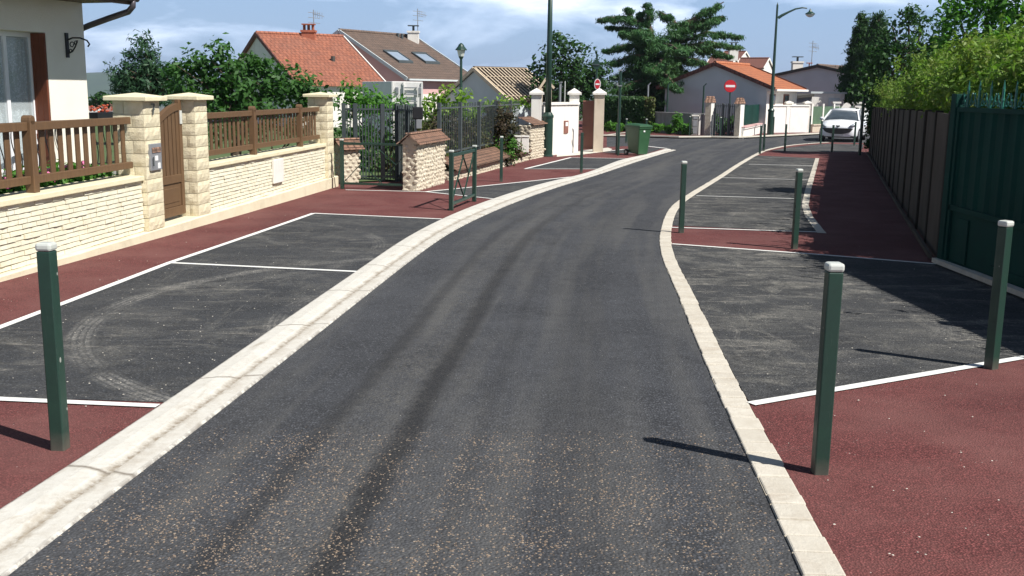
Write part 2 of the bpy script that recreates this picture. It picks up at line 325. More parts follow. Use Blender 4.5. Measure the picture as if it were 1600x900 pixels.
def leafmat(name,c1,c2,c3,trans=.35,scale=1.2,rough=.5):
    b=NB(name); c1,c2,c3=[tuple(x*1.3 for x in q) for q in (c1,c2,c3)]
    c=b.mix(b.ramp(b.geo.outputs['Random Per Island'],[(0.,0.),(1.,1.)]),c1,c2)
    c=b.mix(b.ramp(b.noise(b.vec('pos'),scale,3,.6),[(.42,0.),(.66,.8)]),c,c3)
    b.col(c); b.rough(rough); b.b.inputs['Specular IOR Level'].default_value=.2
    t=b.new('ShaderNodeBsdfTranslucent'); b.L.new(b.mix(1.0,c,(1.2,1.5,.6),'MULTIPLY'),t.inputs[0])
    mx=b.new('ShaderNodeMixShader'); mx.inputs[0].default_value=trans
    b.L.new(b.b.outputs[0],mx.inputs[1]); b.L.new(t.outputs[0],mx.inputs[2]); b.L.new(mx.outputs[0],b.out.inputs[0])
    return b.m
M['leaf']=leafmat('green_leaves',(.030,.085,.022),(.055,.13,.032),(.045,.105,.03))
M['leaf_dark']=leafmat('dark_leaves',(.016,.048,.014),(.03,.075,.02),(.035,.08,.022),.25)
M['leaf_pine']=leafmat('pine_needles',(.018,.052,.026),(.032,.078,.036),(.03,.065,.03),.15)
M['leaf_cedar']=leafmat('cedar_needles',(.022,.066,.024),(.042,.108,.036),(.055,.125,.04),.15)
M['leaf_hedge']=leafmat('hedge_leaves',(.085,.165,.028),(.14,.23,.045),(.15,.165,.045),.35,2.0)
M['leaf_bright']=leafmat('bright_leaves',(.055,.15,.025),(.09,.21,.04),(.07,.17,.03),.4)
M['leaf_yellow']=leafmat('yellow_green_leaves',(.14,.24,.035),(.20,.30,.05),(.12,.20,.03),.4)
M['leaf_red']=leafmat('reddish_leaves',(.055,.040,.028),(.04,.05,.022),(.06,.04,.028),.3)
M['leaf_mix']=leafmat('mixed_hedge_leaves',(.04,.075,.022),(.09,.12,.03),(.11,.065,.04),.3,1.3)
M['lawn']=plain('lawn',(.06,.11,.03),(.09,.12,.045),.95,1.2,.6,40)
M['soil']=plain('soil',(.12,.10,.075),(.085,.09,.05),.95,.8,.5,12)
M['hill']=plain('hill_woods',(.030,.060,.035),(.05,.085,.045),.95,.02,.0,1)

# ------------------------------------------------------------ mesh helpers
class MB:
    def __init__(s,Mx=None): s.v=[]; s.f=[]; s.M=Mx
    def add(s,vs_,fs):
        o=len(s.v); s.v+= [Vector(p) for p in vs_]; s.f+=[tuple(i+o for i in f) for f in fs]
    def quad(s,*p): s.add(p,[tuple(range(len(p)))])
    def hexa(s,p):   # 8 points: bottom 4 ccw, top 4 ccw
        s.add(p,[(3,2,1,0),(4,5,6,7),(0,1,5,4),(1,2,6,5),(2,3,7,6),(3,0,4,7)])
    def box(s,x0,x1,y0,y1,z0,z1):
        s.hexa([(x0,y0,z0),(x1,y0,z0),(x1,y1,z0),(x0,y1,z0),(x0,y0,z1),(x1,y0,z1),(x1,y1,z1),(x0,y1,z1)])
    def bar(s,a,b,w,h,up=(0,0,1)):
        a=Vector(a); b=Vector(b); d=(b-a).normalized(); up=Vector(up)
        sd_=d.cross(up)
        if sd_.length<1e-4: sd_=d.cross(Vector((1,0,0)))
        sd_.normalize(); u=sd_.cross(d).normalized(); sd_*=w/2; u*=h/2
        s.hexa([a-sd_-u,a+sd_-u,b+sd_-u,b-sd_-u,a-sd_+u,a+sd_+u,b+sd_+u,b-sd_+u])
    def tube(s,pts,rad,n=8,cap=True):
        pts=[Vector(p) for p in pts]; 
        if not hasattr(rad,'__len__'): rad=[rad]*len(pts)
        o=len(s.v); ref=None
        for i,p in enumerate(pts):
            d=(pts[min(i+1,len(pts)-1)]-pts[max(i-1,0)]).normalized()
            if ref is None:
                ref=d.cross(Vector((0,0,1)) if abs(d.z)<.9 else Vector((1,0,0))).normalized()
            ref=(ref-d*ref.dot(d)).normalized(); bi=d.cross(ref)
            for k in range(n):
                a=2*math.pi*k/n; s.v.append(p+(ref*math.cos(a)+bi*math.sin(a))*rad[i])
        for i in range(len(pts)-1):
            for k in range(n):
                k2=(k+1)%n; s.f.append((o+i*n+k,o+i*n+k2,o+(i+1)*n+k2,o+(i+1)*n+k))
        if cap:
            s.f.append(tuple(o+k for k in reversed(range(n)))); e=o+(len(pts)-1)*n; s.f.append(tuple(e+k for k in range(n)))
    def lathe(s,prof,c=(0,0,0),n=20):
        c=Vector(c); s.tube([c+Vector((0,0,z)) for r,z in prof],[max(r,1e-4) for r,z in prof],n)
    def cyl(s,a,b,r,n=12): s.tube([a,b],r,n)
    def prism(s,poly,z0,z1):
        n=len(poly); s.add([(x,y,z0) for x,y in poly]+[(x,y,z1) for x,y in poly],
            [tuple(reversed(range(n))),tuple(range(n,2*n))]+[(i,(i+1)%n,n+(i+1)%n,n+i) for i in range(n)])
    def extr(s,poly3,vec):
        vec=Vector(vec); n=len(poly3); p=[Vector(q) for q in poly3]
        s.add(p+[q+vec for q in p],[tuple(reversed(range(n))),tuple(range(n,2*n))]+[(i,(i+1)%n,n+(i+1)%n,n+i) for i in range(n)])
    def rock(s,c,r,rnd):
        c=Vector(c); P=[]
        seg,ring=7,4
        for i in range(1,ring):
            th=math.pi*i/ring
            for k in range(seg):
                ph=2*math.pi*(k+.5*(i%2))/seg; j=rnd.uniform(.78,1.12)
                P.append(c+Vector((math.sin(th)*math.cos(ph)*r[0]*j,math.sin(th)*math.sin(ph)*r[1]*j,math.cos(th)*r[2]*j)))
        P.append(c+Vector((0,0,r[2]))); P.append(c-Vector((0,0,r[2]))); T=len(P)-2; B=T+1; fs=[]
        for k in range(seg): fs.append((T,k,(k+1)%seg))
        for i in range(ring-2):
            for k in range(seg): fs.append((i*seg+k,(i+1)*seg+k,(i+1)*seg+(k+1)%seg,i*seg+(k+1)%seg))
        b=(ring-2)*seg
        for k in range(seg): fs.append((B,b+(k+1)%seg,b+k))
        s.add(P,fs)
    def build(s,name,mat,parent=None,local=False,bevel=0,smooth=False,uv=True):
        me=bpy.data.meshes.new(name); vv=s.v if s.M is None else [s.M@p for p in s.v]
        me.from_pydata([tuple(p) for p in vv],[],s.f); me.validate(); me.update()
        bm=bmesh.new(); bm.from_mesh(me); bmesh.ops.recalc_face_normals(bm,faces=bm.faces); bm.to_mesh(me); bm.free()
        if uv: auto_uv(me)
        me.materials.append(M[mat] if isinstance(mat,str) else mat)
        if smooth: me.shade_smooth()
        o=bpy.data.objects.new(name,me); C.objects.link(o)
        if bevel:
            m=o.modifiers.new('bevel','BEVEL'); m.width=bevel; m.segments=2; m.limit_method='ANGLE'; m.angle_limit=R(35)
        if parent is not None:
            o.parent=parent
            if not local: o.matrix_parent_inverse=Matrix.Translation(-Vector(parent.location))
        return o
def auto_uv(me):
    uvl=me.uv_layers.new(name='UVMap'); Z=Vector((0,0,1)); V=me.vertices
    for p in me.polygons:
        n=p.normal
        if abs(n.z)>.985: h=Vector((1,0,0)); w=Vector((0,1,0))
        else: h=Z.cross(n).normalized(); w=n.cross(h)
        for li in p.loop_indices:
            q=V[me.loops[li].vertex_index].co; uvl.data[li].uv=(q.dot(h),q.dot(w))
def tag(o,label=None,cat=None,group=None,kind=None):
    if label: o['label']=label
    if cat: o['category']=cat
    if group: o['group']=group
    if kind: o['kind']=kind
    return o
def thing(name,label,cat,loc=(0,0,0),rz=0,group=None):
    o=bpy.data.objects.new(name,None); C.objects.link(o); o.location=loc; o.rotation_euler=(0,0,rz); o.empty_display_size=.2
    return tag(o,label,cat,group)
def copy_tree(o,loc,rz=0,label=None,scale=None):
    r=o.copy(); C.objects.link(r); r.location=loc; r.rotation_euler=(0,0,rz)
    if scale: r.scale=scale
    if label: r['label']=label
    for ch in list(o.children):
        c=ch.copy(); C.objects.link(c); c.parent=r; c.matrix_parent_inverse=ch.matrix_parent_inverse.copy()
        for g2 in list(ch.children):
            d=g2.copy(); C.objects.link(d); d.parent=c; d.matrix_parent_inverse=g2.matrix_parent_inverse.copy()
    return r
def frame(org,direction):
    """local x = right of direction, local y = along direction"""
    d=Vector((direction[0],direction[1],0)).normalized(); x=Vector((d.y,-d.x,0))
    m=Matrix(((x.x,d.x,0,org[0]),(x.y,d.y,0,org[1]),(0,0,1,org[2] if len(org)>2 else 0),(0,0,0,1))); return m

# ------------------------------------------------------------ the ground
def road_uv(me,el,er):
    uvl=me.uv_layers.new(name='UVMap')
    def f(edge,y):
        if y<=edge[0][1]: a,b=edge[0],edge[1]
        elif y>=edge[-1][1]: a,b=edge[-2],edge[-1]
        else:
            for a,b in zip(edge,edge[1:]):
                if a[1]<=y<=b[1]: break
        return a[0]+(b[0]-a[0])*(y-a[1])/(b[1]-a[1])
    for p in me.polygons:
        for li in p.loop_indices:
            q=me.vertices[me.loops[li].vertex_index].co; l=f(el,q.y); r=f(er,q.y); uvl.data[li].uv=((q.x-l)/max(r-l,.5),q.y)
def sheet(name,poly,dz,mat,uvfun=None,parent=None):
    poly=[(p[0],p[1]) for p in poly]
    bm=bmesh.new(); vs_=[bm.verts.new((x,y,0)) for x,y in poly]
    for t in tessellate_polygon([[Vector((x,y,0)) for x,y in poly]]):
        try: bm.faces.new([vs_[i] for i in t])
        except ValueError: pass
    ys=[p[1] for p in poly]
    for k in range(int(math.floor(min(ys))),int(math.ceil(max(ys)))+1):
        bmesh.ops.bisect_plane(bm,geom=bm.verts[:]+bm.edges[:]+bm.faces[:],plane_co=(0,k,0),plane_no=(0,1,0),dist=1e-5)
    for v in bm.verts: v.co.z=g(v.co.y)+dz
    for f in bm.faces:
        f.normal_update()
        if f.normal.z<0: f.normal_flip()
    me=bpy.data.meshes.new(name); bm.to_mesh(me); bm.free(); me.update()
    if uvfun: uvfun(me)
    else: auto_uv(me)
    me.materials.append(M[mat]); o=bpy.data.objects.new(name,me); C.objects.link(o)
    if parent: o.parent=parent
    return tag(o,kind='structure')
def resample(pts,step):
    pts=[Vector((p[0],p[1],0)) for p in pts]; n=len(pts); out=[]
    for i in range(n-1):
        p0=pts[max(i-1,0)]; p1=pts[i]; p2=pts[i+1]; p3=pts[min(i+2,n-1)]
        k=max(1,int((p2-p1).length/step))
        for j in range(k):
            t=j/k
            out.append(.5*((2*p1)+(p2-p0)*t+(2*p0-5*p1+4*p2-p3)*t*t+(3*p1-p0-3*p2+p3)*t**3))
    out.append(pts[-1]); return out
def smoothpts(p,it=2):
    for _ in range(it): p=[p[0]]+[(p[i-1]+p[i]*2+p[i+1])/4 for i in range(1,len(p)-1)]+[p[-1]]
    return p
def line(name,pts,w,dz,mat,h=0.0,step=.4,wob=0):
    P=[Vector((p[0],p[1],0)) for p in pts]; Q=[]
    for a,b in zip(P,P[1:]):
        k=max(1,int((b-a).length/step)); Q+=[a.lerp(b,j/k) for j in range(k)]
    Q.append(P[-1]); v=[];f=[]; rnd=random.Random(len(pts)+int(w*1000))
    for i,p in enumerate(Q):
        d=(Q[min(i+1,len(Q)-1)]-Q[max(i-1,0)]).normalized(); s=Vector((d.y,-d.x,0))*w/2*(1+rnd.uniform(-wob,wob))
        for q in (p-s,p+s): v.append((q.x,q.y,g(q.y)+dz))
    for i in range(len(Q)-1): f.append((2*i,2*i+1,2*i+3,2*i+2))
    m=MB(); m.add(v,f); o=m.build(name,mat)
    if h:
        mo=o.modifiers.new('thick','SOLIDIFY'); mo.thickness=h; mo.offset=-1
    return tag(o,kind='structure')

def ground_mesh():
    ys=list(range(-12,-3,3))+list(range(-3,76))+[80,85,92,100,115,135,160,200,260,340,450,600,800,1100,1500,2200]
    xs=[-900,-500,-300,-180,-110,-70,-45,-30,-20,-14,-10,-6,-3,0,3,6,10,14,20,30,45,70,110,180,300,600,1200]
    v=[];f=[]
    for y in ys:
        for x in xs:
            far=max(0,y-82); drop=30*(1-math.exp(-far/220)) if far>0 else 0
            lf=max(0,-x-26); drop+=6*(1-math.exp(-lf/60)) if lf>0 else 0
            v.append((x,y,g(y)-drop))
    n=len(xs)
    for j in range(len(ys)-1):
        for i in range(n-1): f.append((j*n+i,j*n+i+1,(j+1)*n+i+1,(j+1)*n+i))
    m=MB(); m.add(v,f); return tag(m.build('ground','soil'),kind='structure')
ground_mesh()

# edges traced off the road
gl_px=[(0,802),(43,773),(83,747),(133,717),(187,680),(247,640),(300,605),(400,533),(460,493),(500,463),(557,427),(600,395),(633,372),(690,343),(733,325),(770,311),(800,302),(850,286),(900,276),(930,266),(970,250),(996,245),(1020,239),(1040,233)]
gr_px=[(15,900),(67,860),(133,803),(187,765),(227,735),(300,680),(333,653),(400,600),(467,547),(533,493),(600,440),(667,388),(700,363),(733,347),(770,331),(800,318),(820,310),(880,290),(930,275),(980,258),(1020,245),(1040,239),(1056,235)]
rl_px=[(1252,900),(1212,805),(1173,726),(1130,634),(1091,542),(1052,445),(1038,414),(1030,383),(1034,353),(1046,327),(1069,308),(1122,276),(1153,256),(1184,239),(1202,233),(1227,228),(1256,225),(1292,222.5)]
def wpts(px): return [gp(*p) for p in px]
def extend_back(P,n=6):
    d=(P[3]-P[0]); d=d/d.y; p=P[0]; return [p-d*(p.y+5)]+P
GL=smoothpts(resample(extend_back(wpts(gl_px)),.6),6); GR=smoothpts(resample(extend_back(wpts(gr_px)),.6),6)
RL=smoothpts(resample(extend_back(wpts(rl_px)),.3),6)
def off(P,d):
    out=[]
    for i,p in enumerate(P):
        t=(P[min(i+1,len(P)-1)]-P[max(i-1,0)]).normalized(); out.append(p+Vector((t.y,-t.x,0))*d)
    return out
RR=off(RL,.15)
def el(P): return [(p.x,p.y) for p in P if p.y<37]
# the carriageway, one sheet under the pavements
sheet('road',[(-7,-5),(14,-5),(14,20),(34,48),(46,75),(-30,75),(-30,48),(-7,36)],.004,'road',
      uvfun=lambda me: road_uv(me,el(GR),el(RL)))
WL0=Vector((-4.82,9.58,0)); WD=Vector((.1015,.995,0)).normalized()
def wl(t): return WL0+WD*t
LZ=.012
tip=GL[-1]
pav_left=[(-7.0,-5)]+[(p.x,p.y) for p in GL]+[xy(gp(1009,229)),xy(gp(975,229)),xy(gp(948,230)),xy(gp(948,212)),(-4,52),(-9,45),(-9,20)]
sheet('pavement',pav_left,LZ,'red')
def sub(P,y0,y1): return [(p.x,p.y) for p in P if y0<=p.y<=y1]
yA=gp(247,640).y; yB=gp(691,343).y
a0=gp(0,515); a1=gp(490,335); dd=(a1-gp(265,413)); 
def isect(p,q,r,s):
    d1=q-p; d2=s-r; k=d1.x*d2.y-d1.y*d2.x; t=((r.x-p.x)*d2.y-(r.y-p.y)*d2.x)/k; return p+d1*t
far_l=isect(gp(265,413),gp(0,515),gp(247,639),gp(0,628)); b0=far_l.copy()
sheet('parking_bay',[xy(b0)]+sub(GL,yA,yB)+[xy(a1),xy(gp(265,413)),xy(far_l)],LZ+.004,'bay_left')
sheet('parking_bay',[xy(gp(665,301)),xy(gp(768,312))]+sub(GL,gp(770,311).y,gp(895,277).y)+[xy(gp(783,289))],LZ+.004,'bay_left')
sheet('parking_bay',[xy(gp(820,265)),xy(gp(932,265))]+sub(GL,gp(932,265).y,gp(970,250).y)+[xy(gp(987,248.5)),xy(gp(892,247))],LZ+.004,'bay_left')
sheet('parking_bay',[xy(gp(940,239)),xy(gp(972,234)),xy(gp(1005,229.5)),xy(gp(1036,232.5)),xy(gp(1012,240)),xy(gp(985,240.5))],LZ+.004,'bay_left')
for nm,pts,w in [('marking_left_front',[gp(247,639),b0],.07),('marking_left_back',[far_l,gp(265,413),gp(490,335)],.075),
    ('marking_left_divider',[gp(265,413),gp(557,427)],.075),('marking_left_end',[gp(490,335),gp(690,344)],.075),
    ('marking_gate_edge',[gp(540,298),gp(665,301),gp(770,312)],.07),('marking_second_bay',[gp(665,301),gp(783,289),gp(893,277.5)],.08),
    ('marking_third_bay',[gp(938,265),gp(820,265),gp(892,247),gp(985,248.7)],.09),
    ('marking_crossing',[gp(940,238),gp(975,234)],.10),('marking_corner',[gp(985,229),gp(1010,229),gp(1041,232.5)],.16)]:
    line('road_marking',pts,w,LZ+.008,'paint',wob=.06)
# gutter: dished concrete channel
def gutter():
    n=min(len(GL),len(GR)); A=[GL[int(i*(len(GL)-1)/(n-1))] for i in range(n)]
    Bp=[]
    for p in A:   # nearest opposite point
        q=min(GR,key=lambda r:(r-p).length); Bp.append(q)
    Bp=smoothpts(Bp,3)
    prof=[(0,LZ+.004),(.05,LZ+.012),(.30,LZ+.016),(.50,.020),(.60,.008),(.66,.006),(.70,.020),(.97,.016),(1.0,.003)]
    m=MB(); v=[];f=[]
    for a,b_ in zip(A,Bp):
        for t,z in prof:
            q=a.lerp(b_,t); v.append((q.x,q.y,g(q.y)+z))
    k=len(prof)
    for i in range(n-1):
        for j in range(k-1): f.append((i*k+j,i*k+j+1,(i+1)*k+j+1,(i+1)*k+j))
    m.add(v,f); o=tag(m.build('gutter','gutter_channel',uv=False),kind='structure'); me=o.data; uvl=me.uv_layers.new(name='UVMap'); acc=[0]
    for i in range(1,n): acc.append(acc[-1]+(A[i]-A[i-1]).length)
    for lp in me.loops:
        uvl.data[lp.index].uv=(prof[lp.vertex_index%k][0],acc[lp.vertex_index//k])
gutter()
# joints in the gutter, every few metres
# right kerb: a row of pale stones
def kerbstones():
    m=MB(); rnd=random.Random(3); z=0; L=resample(RL,.05); acc=0; last=L[0]; nxt=.14; i=0; cur=[L[0]]
    for p,q in zip(L,L[1:]):
        acc+=(q-p).length
        if acc>=nxt:
            a,b_=last,q; d=(b_-a).normalized(); s=Vector((d.y,-d.x,0)); a2=a+d*.004; b2=b_-d*.004
            j0,j1=rnd.uniform(-.004,.004),rnd.uniform(-.005,.006); z=.016+rnd.uniform(-.002,.003)
            P=[a2+s*j0,a2+s*(.15+j1),b2+s*(.15+j1),b2+s*j0]
            m.hexa([(p_.x,p_.y,g(p_.y)-.03) for p_ in P]+[(p_.x,p_.y,g(p_.y)+z) for p_ in P])
            last=q; acc=0; nxt=rnd.uniform(.11,.19) if q.y<30 else .4
    tag(m.build('kerb','kerb',bevel=.008),kind='structure')
kerbstones()
line('kerb',[p+Vector((0,0,0)) for p in off(RL,.075)],.15,.0075,'mortar')
# right pavement
RZ=.010
fence=[(4.86,11.62),(13.06,38.4)]
far_r=(16.5,50)
sheet('pavement',[(p.x,p.y) for p in RR]+[(16.6,47),(18.2,47),(13.6,38.4),(5.2,11.62),(5.0,9.0),(5.0,-5)],RZ,'red')
n0=gp(1173,635); n1=gp(1540,572); n2=n1+(n1-n0)*1.2
sheet('parking_bay',sub(RR,n0.y,gp(1049,383).y)+[xy(gp(1270,399)),(5.3,gp(1467,415).y),(5.3,5),(5.3,n2.y-.2),xy(n2),xy(n1)] if False else
      [xy(n0)]+sub(RR,n0.y+.05,gp(1049,383).y)+[xy(gp(1270,399)),xy(gp(1467,415)),(5.2,11.0),(5.2,n2.y) if n2.x>5.2 else xy(n2),xy(n1)],RZ+.004,'bay_right')
sheet('parking_bay',sub(RR,gp(1048,357).y,gp(1186,243).y)+[xy(gp(1278,248)),xy(gp(1262,300)),xy(gp(1258,322)),xy(gp(1264,340)),xy(gp(1283,364))],RZ+.004,'bay_right')
sheet('parking_bay',[xy(gp(1204,236)),xy(gp(1232,231)),xy(gp(1262,227.5)),xy(gp(1292,225)),xy(gp(1350,226)),xy(gp(1345,238)),xy(gp(1220,237.5))],RZ+.004,'bay_right')
for pts,w,mt in [([n0,n1,n2],.075,'paint'),([gp(1050,383),gp(1270,399),gp(1467,415)],.07,'paint'),([gp(1049,357),gp(1283,364.5)],.07,'paint'),
    ([gp(1284,366),gp(1264,340),gp(1258,322),gp(1262,300),gp(1277,248)],.12,'kerb'),([gp(1088,307),gp(1254,312)],.06,'paint'),([gp(1126,278.5),gp(1264,282)],.06,'paint'),
    ([gp(1170,257.5),gp(1272,260)],.08,'paint')]:
    line('road_marking',pts,w,RZ+.008,mt,wob=.06)
line('gate_kerb',[gp(1462,415),gp(1600,470),gp(1740,525)],.10,RZ+.03,'kerb',h=.05)
# far side of the junction
fk=[gp(930,214),gp(1009,215),gp(1060,216.7),(gp(1110,216.3)),gp(1152,217.2),gp(1190,215.5),gp(1240,213),gp(1285,210.5),gp(1345,208)]
sheet('pavement',[xy(p) for p in fk]+[(32,75),(-2,75),(0,58)],.05,'red')
line('kerb',fk,.20,.062,'gutter',h=.06)
line('kerb',[gp(950,212.5),gp(985,208),gp(1010,207.5)],.2,.066,'gutter')
# lawn in the left gardens
sheet('lawn',[(-30,4),(-5.3,4),(-3.9,22),(-2.0,23.4),(1.6,36),(1.0,50),(-30,70)],.04,'lawn')

# ------------------------------------------------------------ loose gravel chips on the road near the camera
def gravel():
    rnd=np.random.default_rng(5); n=5200
    px=rnd.uniform(60,1260,n*3); py=670+np.abs(rnd.normal(0,1,n*3))*110
    v=[];f=[];k=0
    cl=rnd.uniform([60,680],[1260,900],(70,2))
    for i in range(n*3):
        if k>=n: break
        if rnd.random()<.5:
            c=cl[rnd.integers(70)]; u=c[0]+rnd.normal(0,38); w=c[1]+rnd.normal(0,15)
        else: u=rnd.uniform(60,1260); w=rnd.uniform(676,905)
        if w<676 or w>925: continue
        if abs(u-(620+(860-w)*.45))<25 and rnd.random()<.85: continue
        p=gp(float(u),float(w))
        xl=np.interp(p.y,[q.y for q in GR],[q.x for q in GR])+.06; xr=np.interp(p.y,[q.y for q in RL],[q.x for q in RL])-.03
        if not xl<p.x<xr: continue
        s=rnd.uniform(.0022,.0056)*(1.6 if rnd.random()<.12 else 1); a=rnd.uniform(0,6.28); z=g(p.y)+.004; o=len(v)
        for q in range(5):
            an=a+q*1.2566; rr=s*rnd.uniform(.7,1.2); v.append((p.x+rr*math.cos(an),p.y+rr*math.sin(an)*.8,z))
        v.append((p.x+rnd.uniform(-.3,.3)*s,p.y,z+s*rnd.uniform(.5,.9)))
        f+=[(o+q,o+(q+1)%5,o+5) for q in range(5)]; k+=1
    m=MB(); m.add(v,f); tag(m.build('gravel','pebble'),kind='stuff')
gravel()

def crumbs():
    rnd=random.Random(77); m=MB()
    for i in range(300):
        if i%3: u=rnd.uniform(0,690); w=rnd.uniform(330,640)
        else: u=rnd.uniform(1060,1560); w=rnd.uniform(250,880)
        p=gp(u,w)
        if min((q-p).length for q in GL[::4])<.25 or p.x<wl((p.y-9.58)).x+.05 or p.x>4.6: continue
        if GL[0].y<p.y and np.interp(p.y,[q.y for q in GL],[q.x for q in GL])<p.x<np.interp(p.y,[q.y for q in RR],[q.x for q in RR])+.02: continue
        s=rnd.uniform(.003,.007); m.rock((p.x,p.y,g(p.y)+.018+s*.2),(s,s*.8,s*.4),rnd)
    tag(m.build('grit','gutter'),kind='stuff')
crumbs()

# ------------------------------------------------------------ house at the left edge
cH=at(134,100,18.0); dH=Vector((.34,.94,0)).normalized(); FH=frame((cH.x,cH.y,0),dH)
def house_left():
    t=thing('house','white rendered house with brown eaves and lace curtained glass door, left edge','house',(cH.x-3,cH.y-3,g(15)))
    m=MB(FH); zt=1.33; zb=-2.6
    m.box(-.35,0,-.86,0,zb,zt); m.box(-.35,0,-9,-2.9,zb,zt); m.box(-.35,0,-2.9,-.86,.80,zt); m.box(-.35,0,-2.9,-.86,zb,-1.5)
    m.box(-7,-.35,-.3,0,zb,zt); m.box(-7,-6.7,-9,-.3,zb,zt); m.box(-6.7,-.35,-9,-8.7,zb,zt)
    m.add([(-7,0,zt),(0,0,zt),(-3.5,0,2.9)],[(0,1,2)])
    m.build('wall','render_house',t)
    m=MB(FH); m.hexa([(-.3,-9.3,1.331),(.98,-9.3,1.331),(.98,.06,1.331),(-.3,.06,1.331),(-.3,-9.3,1.36),(.98,-9.3,1.36),(.98,.06,1.36),(-.3,.06,1.36)])
    m.box(.95,.985,-9.3,.07,1.29,1.50); m.build('soffit','soffit',t)
    m=MB(FH); m.hexa([(1.03,-9.4,1.44),(1.03,.16,1.44),(-3.5,.16,3.05),(-3.5,-9.4,3.05),(1.03,-9.4,1.55),(1.03,.16,1.55),(-3.5,.16,3.17),(-3.5,-9.4,3.17)])
    m.hexa([(-8.0,-9.4,1.53),(-8.0,.16,1.53),(-3.5,.16,3.05),(-3.5,-9.4,3.05),(-8.0,-9.4,1.64),(-8.0,.16,1.64),(-3.5,.16,3.17),(-3.5,-9.4,3.17)])
    m.build('roof','roof_dark',t)
    m=MB(FH); pts=[]
    n=8; v=[];f=[]
    for y in (-9.3,.10):
        for k in range(n+1):
            a=math.pi*k/n; v.append((1.055-.065*math.cos(a),y,1.42-.085*math.sin(a)))
    for k in range(n): f.append((k,k+1,n+2+k,n+1+k))
    f.append(tuple(range(n+1))); f.append(tuple(range(n+1,2*n+2)))
    m.add(v,f); gu=m.build('gutter_pipe','zinc',t)
    m=MB(FH); m.tube([(1.05,0,1.38),(1.04,.0,1.26),(.93,.02,1.18),(.5,.05,1.08),(.05,.09,.97),(-.12,.10,.92),(-.22,.10,.80),(-.22,.10,-2.4)],.05,10)
    m.build('downpipe','zinc',t,smooth=True)
    # recessed glazed door
    m=MB(FH); x0,x1=-.34,-.28
    for y in (-.89,-1.43,-1.97,-2.51,-2.87): m.box(x0,x1,y-.035,y+.035,-1.5,.80)
    m.box(x0,x1+.003,-2.9,-.86,.72,.80); m.box(x0,x1+.003,-2.9,-.86,-1.5,-1.35)
    fr=m.build('door','pvc',t,bevel=.006)
    m=MB(FH)
    for a,b_ in ((-1.395,-.925),(-1.935,-1.465),(-2.475,-2.005)): m.box(-.315,-.308,a,b_,-1.35,.72)
    m.build('pane','glass',fr)
    m=MB(FH); v=[];f=[]; k=90
    for i in range(k+1):
        y=-2.85+1.95*i/k; x=-.42+.022*math.sin(i*1.05)+.01*math.sin(i*2.3)
        v+=[(x,y,-1.45),(x,y,.70)]
    for i in range(k): f.append((2*i,2*i+2,2*i+3,2*i+1))
    m.add(v,f); m.build('curtain','lace',fr)
    m=MB(FH); m.box(-.40,-.38+.0,-2.9,-2.88,-1.5,.8); m.box(-2.2,-2.1,-3,-.5,-1.5,.8); m.build('inner_wall','render_grey',t)
    m=MB(FH)
    for i in range(3): m.box(-.335+i*.112,-.335+i*.112+.108,-.905 if False else -.90,-.865,-1.5,.79)
    m.box(-.30,-.02,-.915,-.90,-.9,-.82); m.build('shutter','shutter',t,bevel=.004)
house_left()
def wall_bracket():
    t=thing('lantern_bracket','black wrought iron scroll bracket on the white house wall','bracket',FH@Vector((.02,-.42,.6)))
    m=MB(FH); y=-.42
    m.box(.003,.03,y-.03,y+.03,.42,.82)
    m.build('back_plate','black_metal',t)
    m=MB(FH); m.tube([(.02,y,.70),(.12,y+.02,.74),(.25,y+.05,.74),(.36,y+.08,.70),(.40,y+.09,.64),(.37,y+.08,.60)],.014,6)
    m.tube([(.02,y,.48),(.10,y+.02,.52),(.16,y+.03,.60),(.20,y+.04,.70)],.012,6)
    for cx,cz,r in ((.10,.63,.05),(.17,.66,.035),(.07,.53,.03)):
        m.tube([(cx+r*math.cos(a)*(1-a/16),y+cx*.2,cz+r*math.sin(a)*(1-a/16)) for a in [i*.6 for i in range(12)]],.008,5)
    m.build('scroll_arm','black_metal',t)
wall_bracket()
def terrace():
    t=thing('terrace_railing','black wrought iron railing with scrolls along the terrace of the white house','railing',(-7.6,15,-1.5))
    A=Vector((-8.1,11.6,0)); B=Vector((-7.32,19.4,0)); d=(B-A).normalized(); Ln=(B-A).length
    FT=frame(A,d); m=MB(FT)
    m.box(-.03,.03,0,Ln,-.64,-.60); m.box(-.015,.015,0,Ln,-1.42,-1.39)
    m.box(-.02,.02,0,.04,-1.5,-.6); m.box(-.02,.02,Ln/2,Ln/2+.04,-1.5,-.6); m.box(-.02,.02,Ln-.04,Ln,-1.5,-.6)
    m.build('handrail','black_metal',t)
    m=MB(FT); k=int(Ln/.16)
    for i in range(k):
        y=.08+i*.16
        m.tube([(0,y+.05*math.sin(a*2.1),-1.40+.76*a/3) for a in [j*.25 for j in range(13)]],.009,5)
    m.build('baluster','black_metal',t)
    m=MB(FT); m.box(-1.6,.1,0,Ln+.2,-2.7,-1.5); s=tag(m.build('terrace','concrete'),'grey concrete terrace slab under the black wrought iron railing','terrace')
    # planter on its end
    t=thing('flower_box','dark flower box with orange flowers on the terrace railing','planter',(-7.35,18.9,-.6))
    m=MB(FT); m.box(-.12,.12,Ln-1.0,Ln+.1,-.595,-.50); m.build('box','black_metal',t)
    m=MB(FT); rnd=random.Random(4)
    for i in range(40): m.rock((rnd.uniform(-.11,.11),rnd.uniform(Ln-.98,Ln+.08),rnd.uniform(-.49,-.38)),(.025,.025,.02),rnd)
    m.build('blossom','orange_flower',t)
terrace()

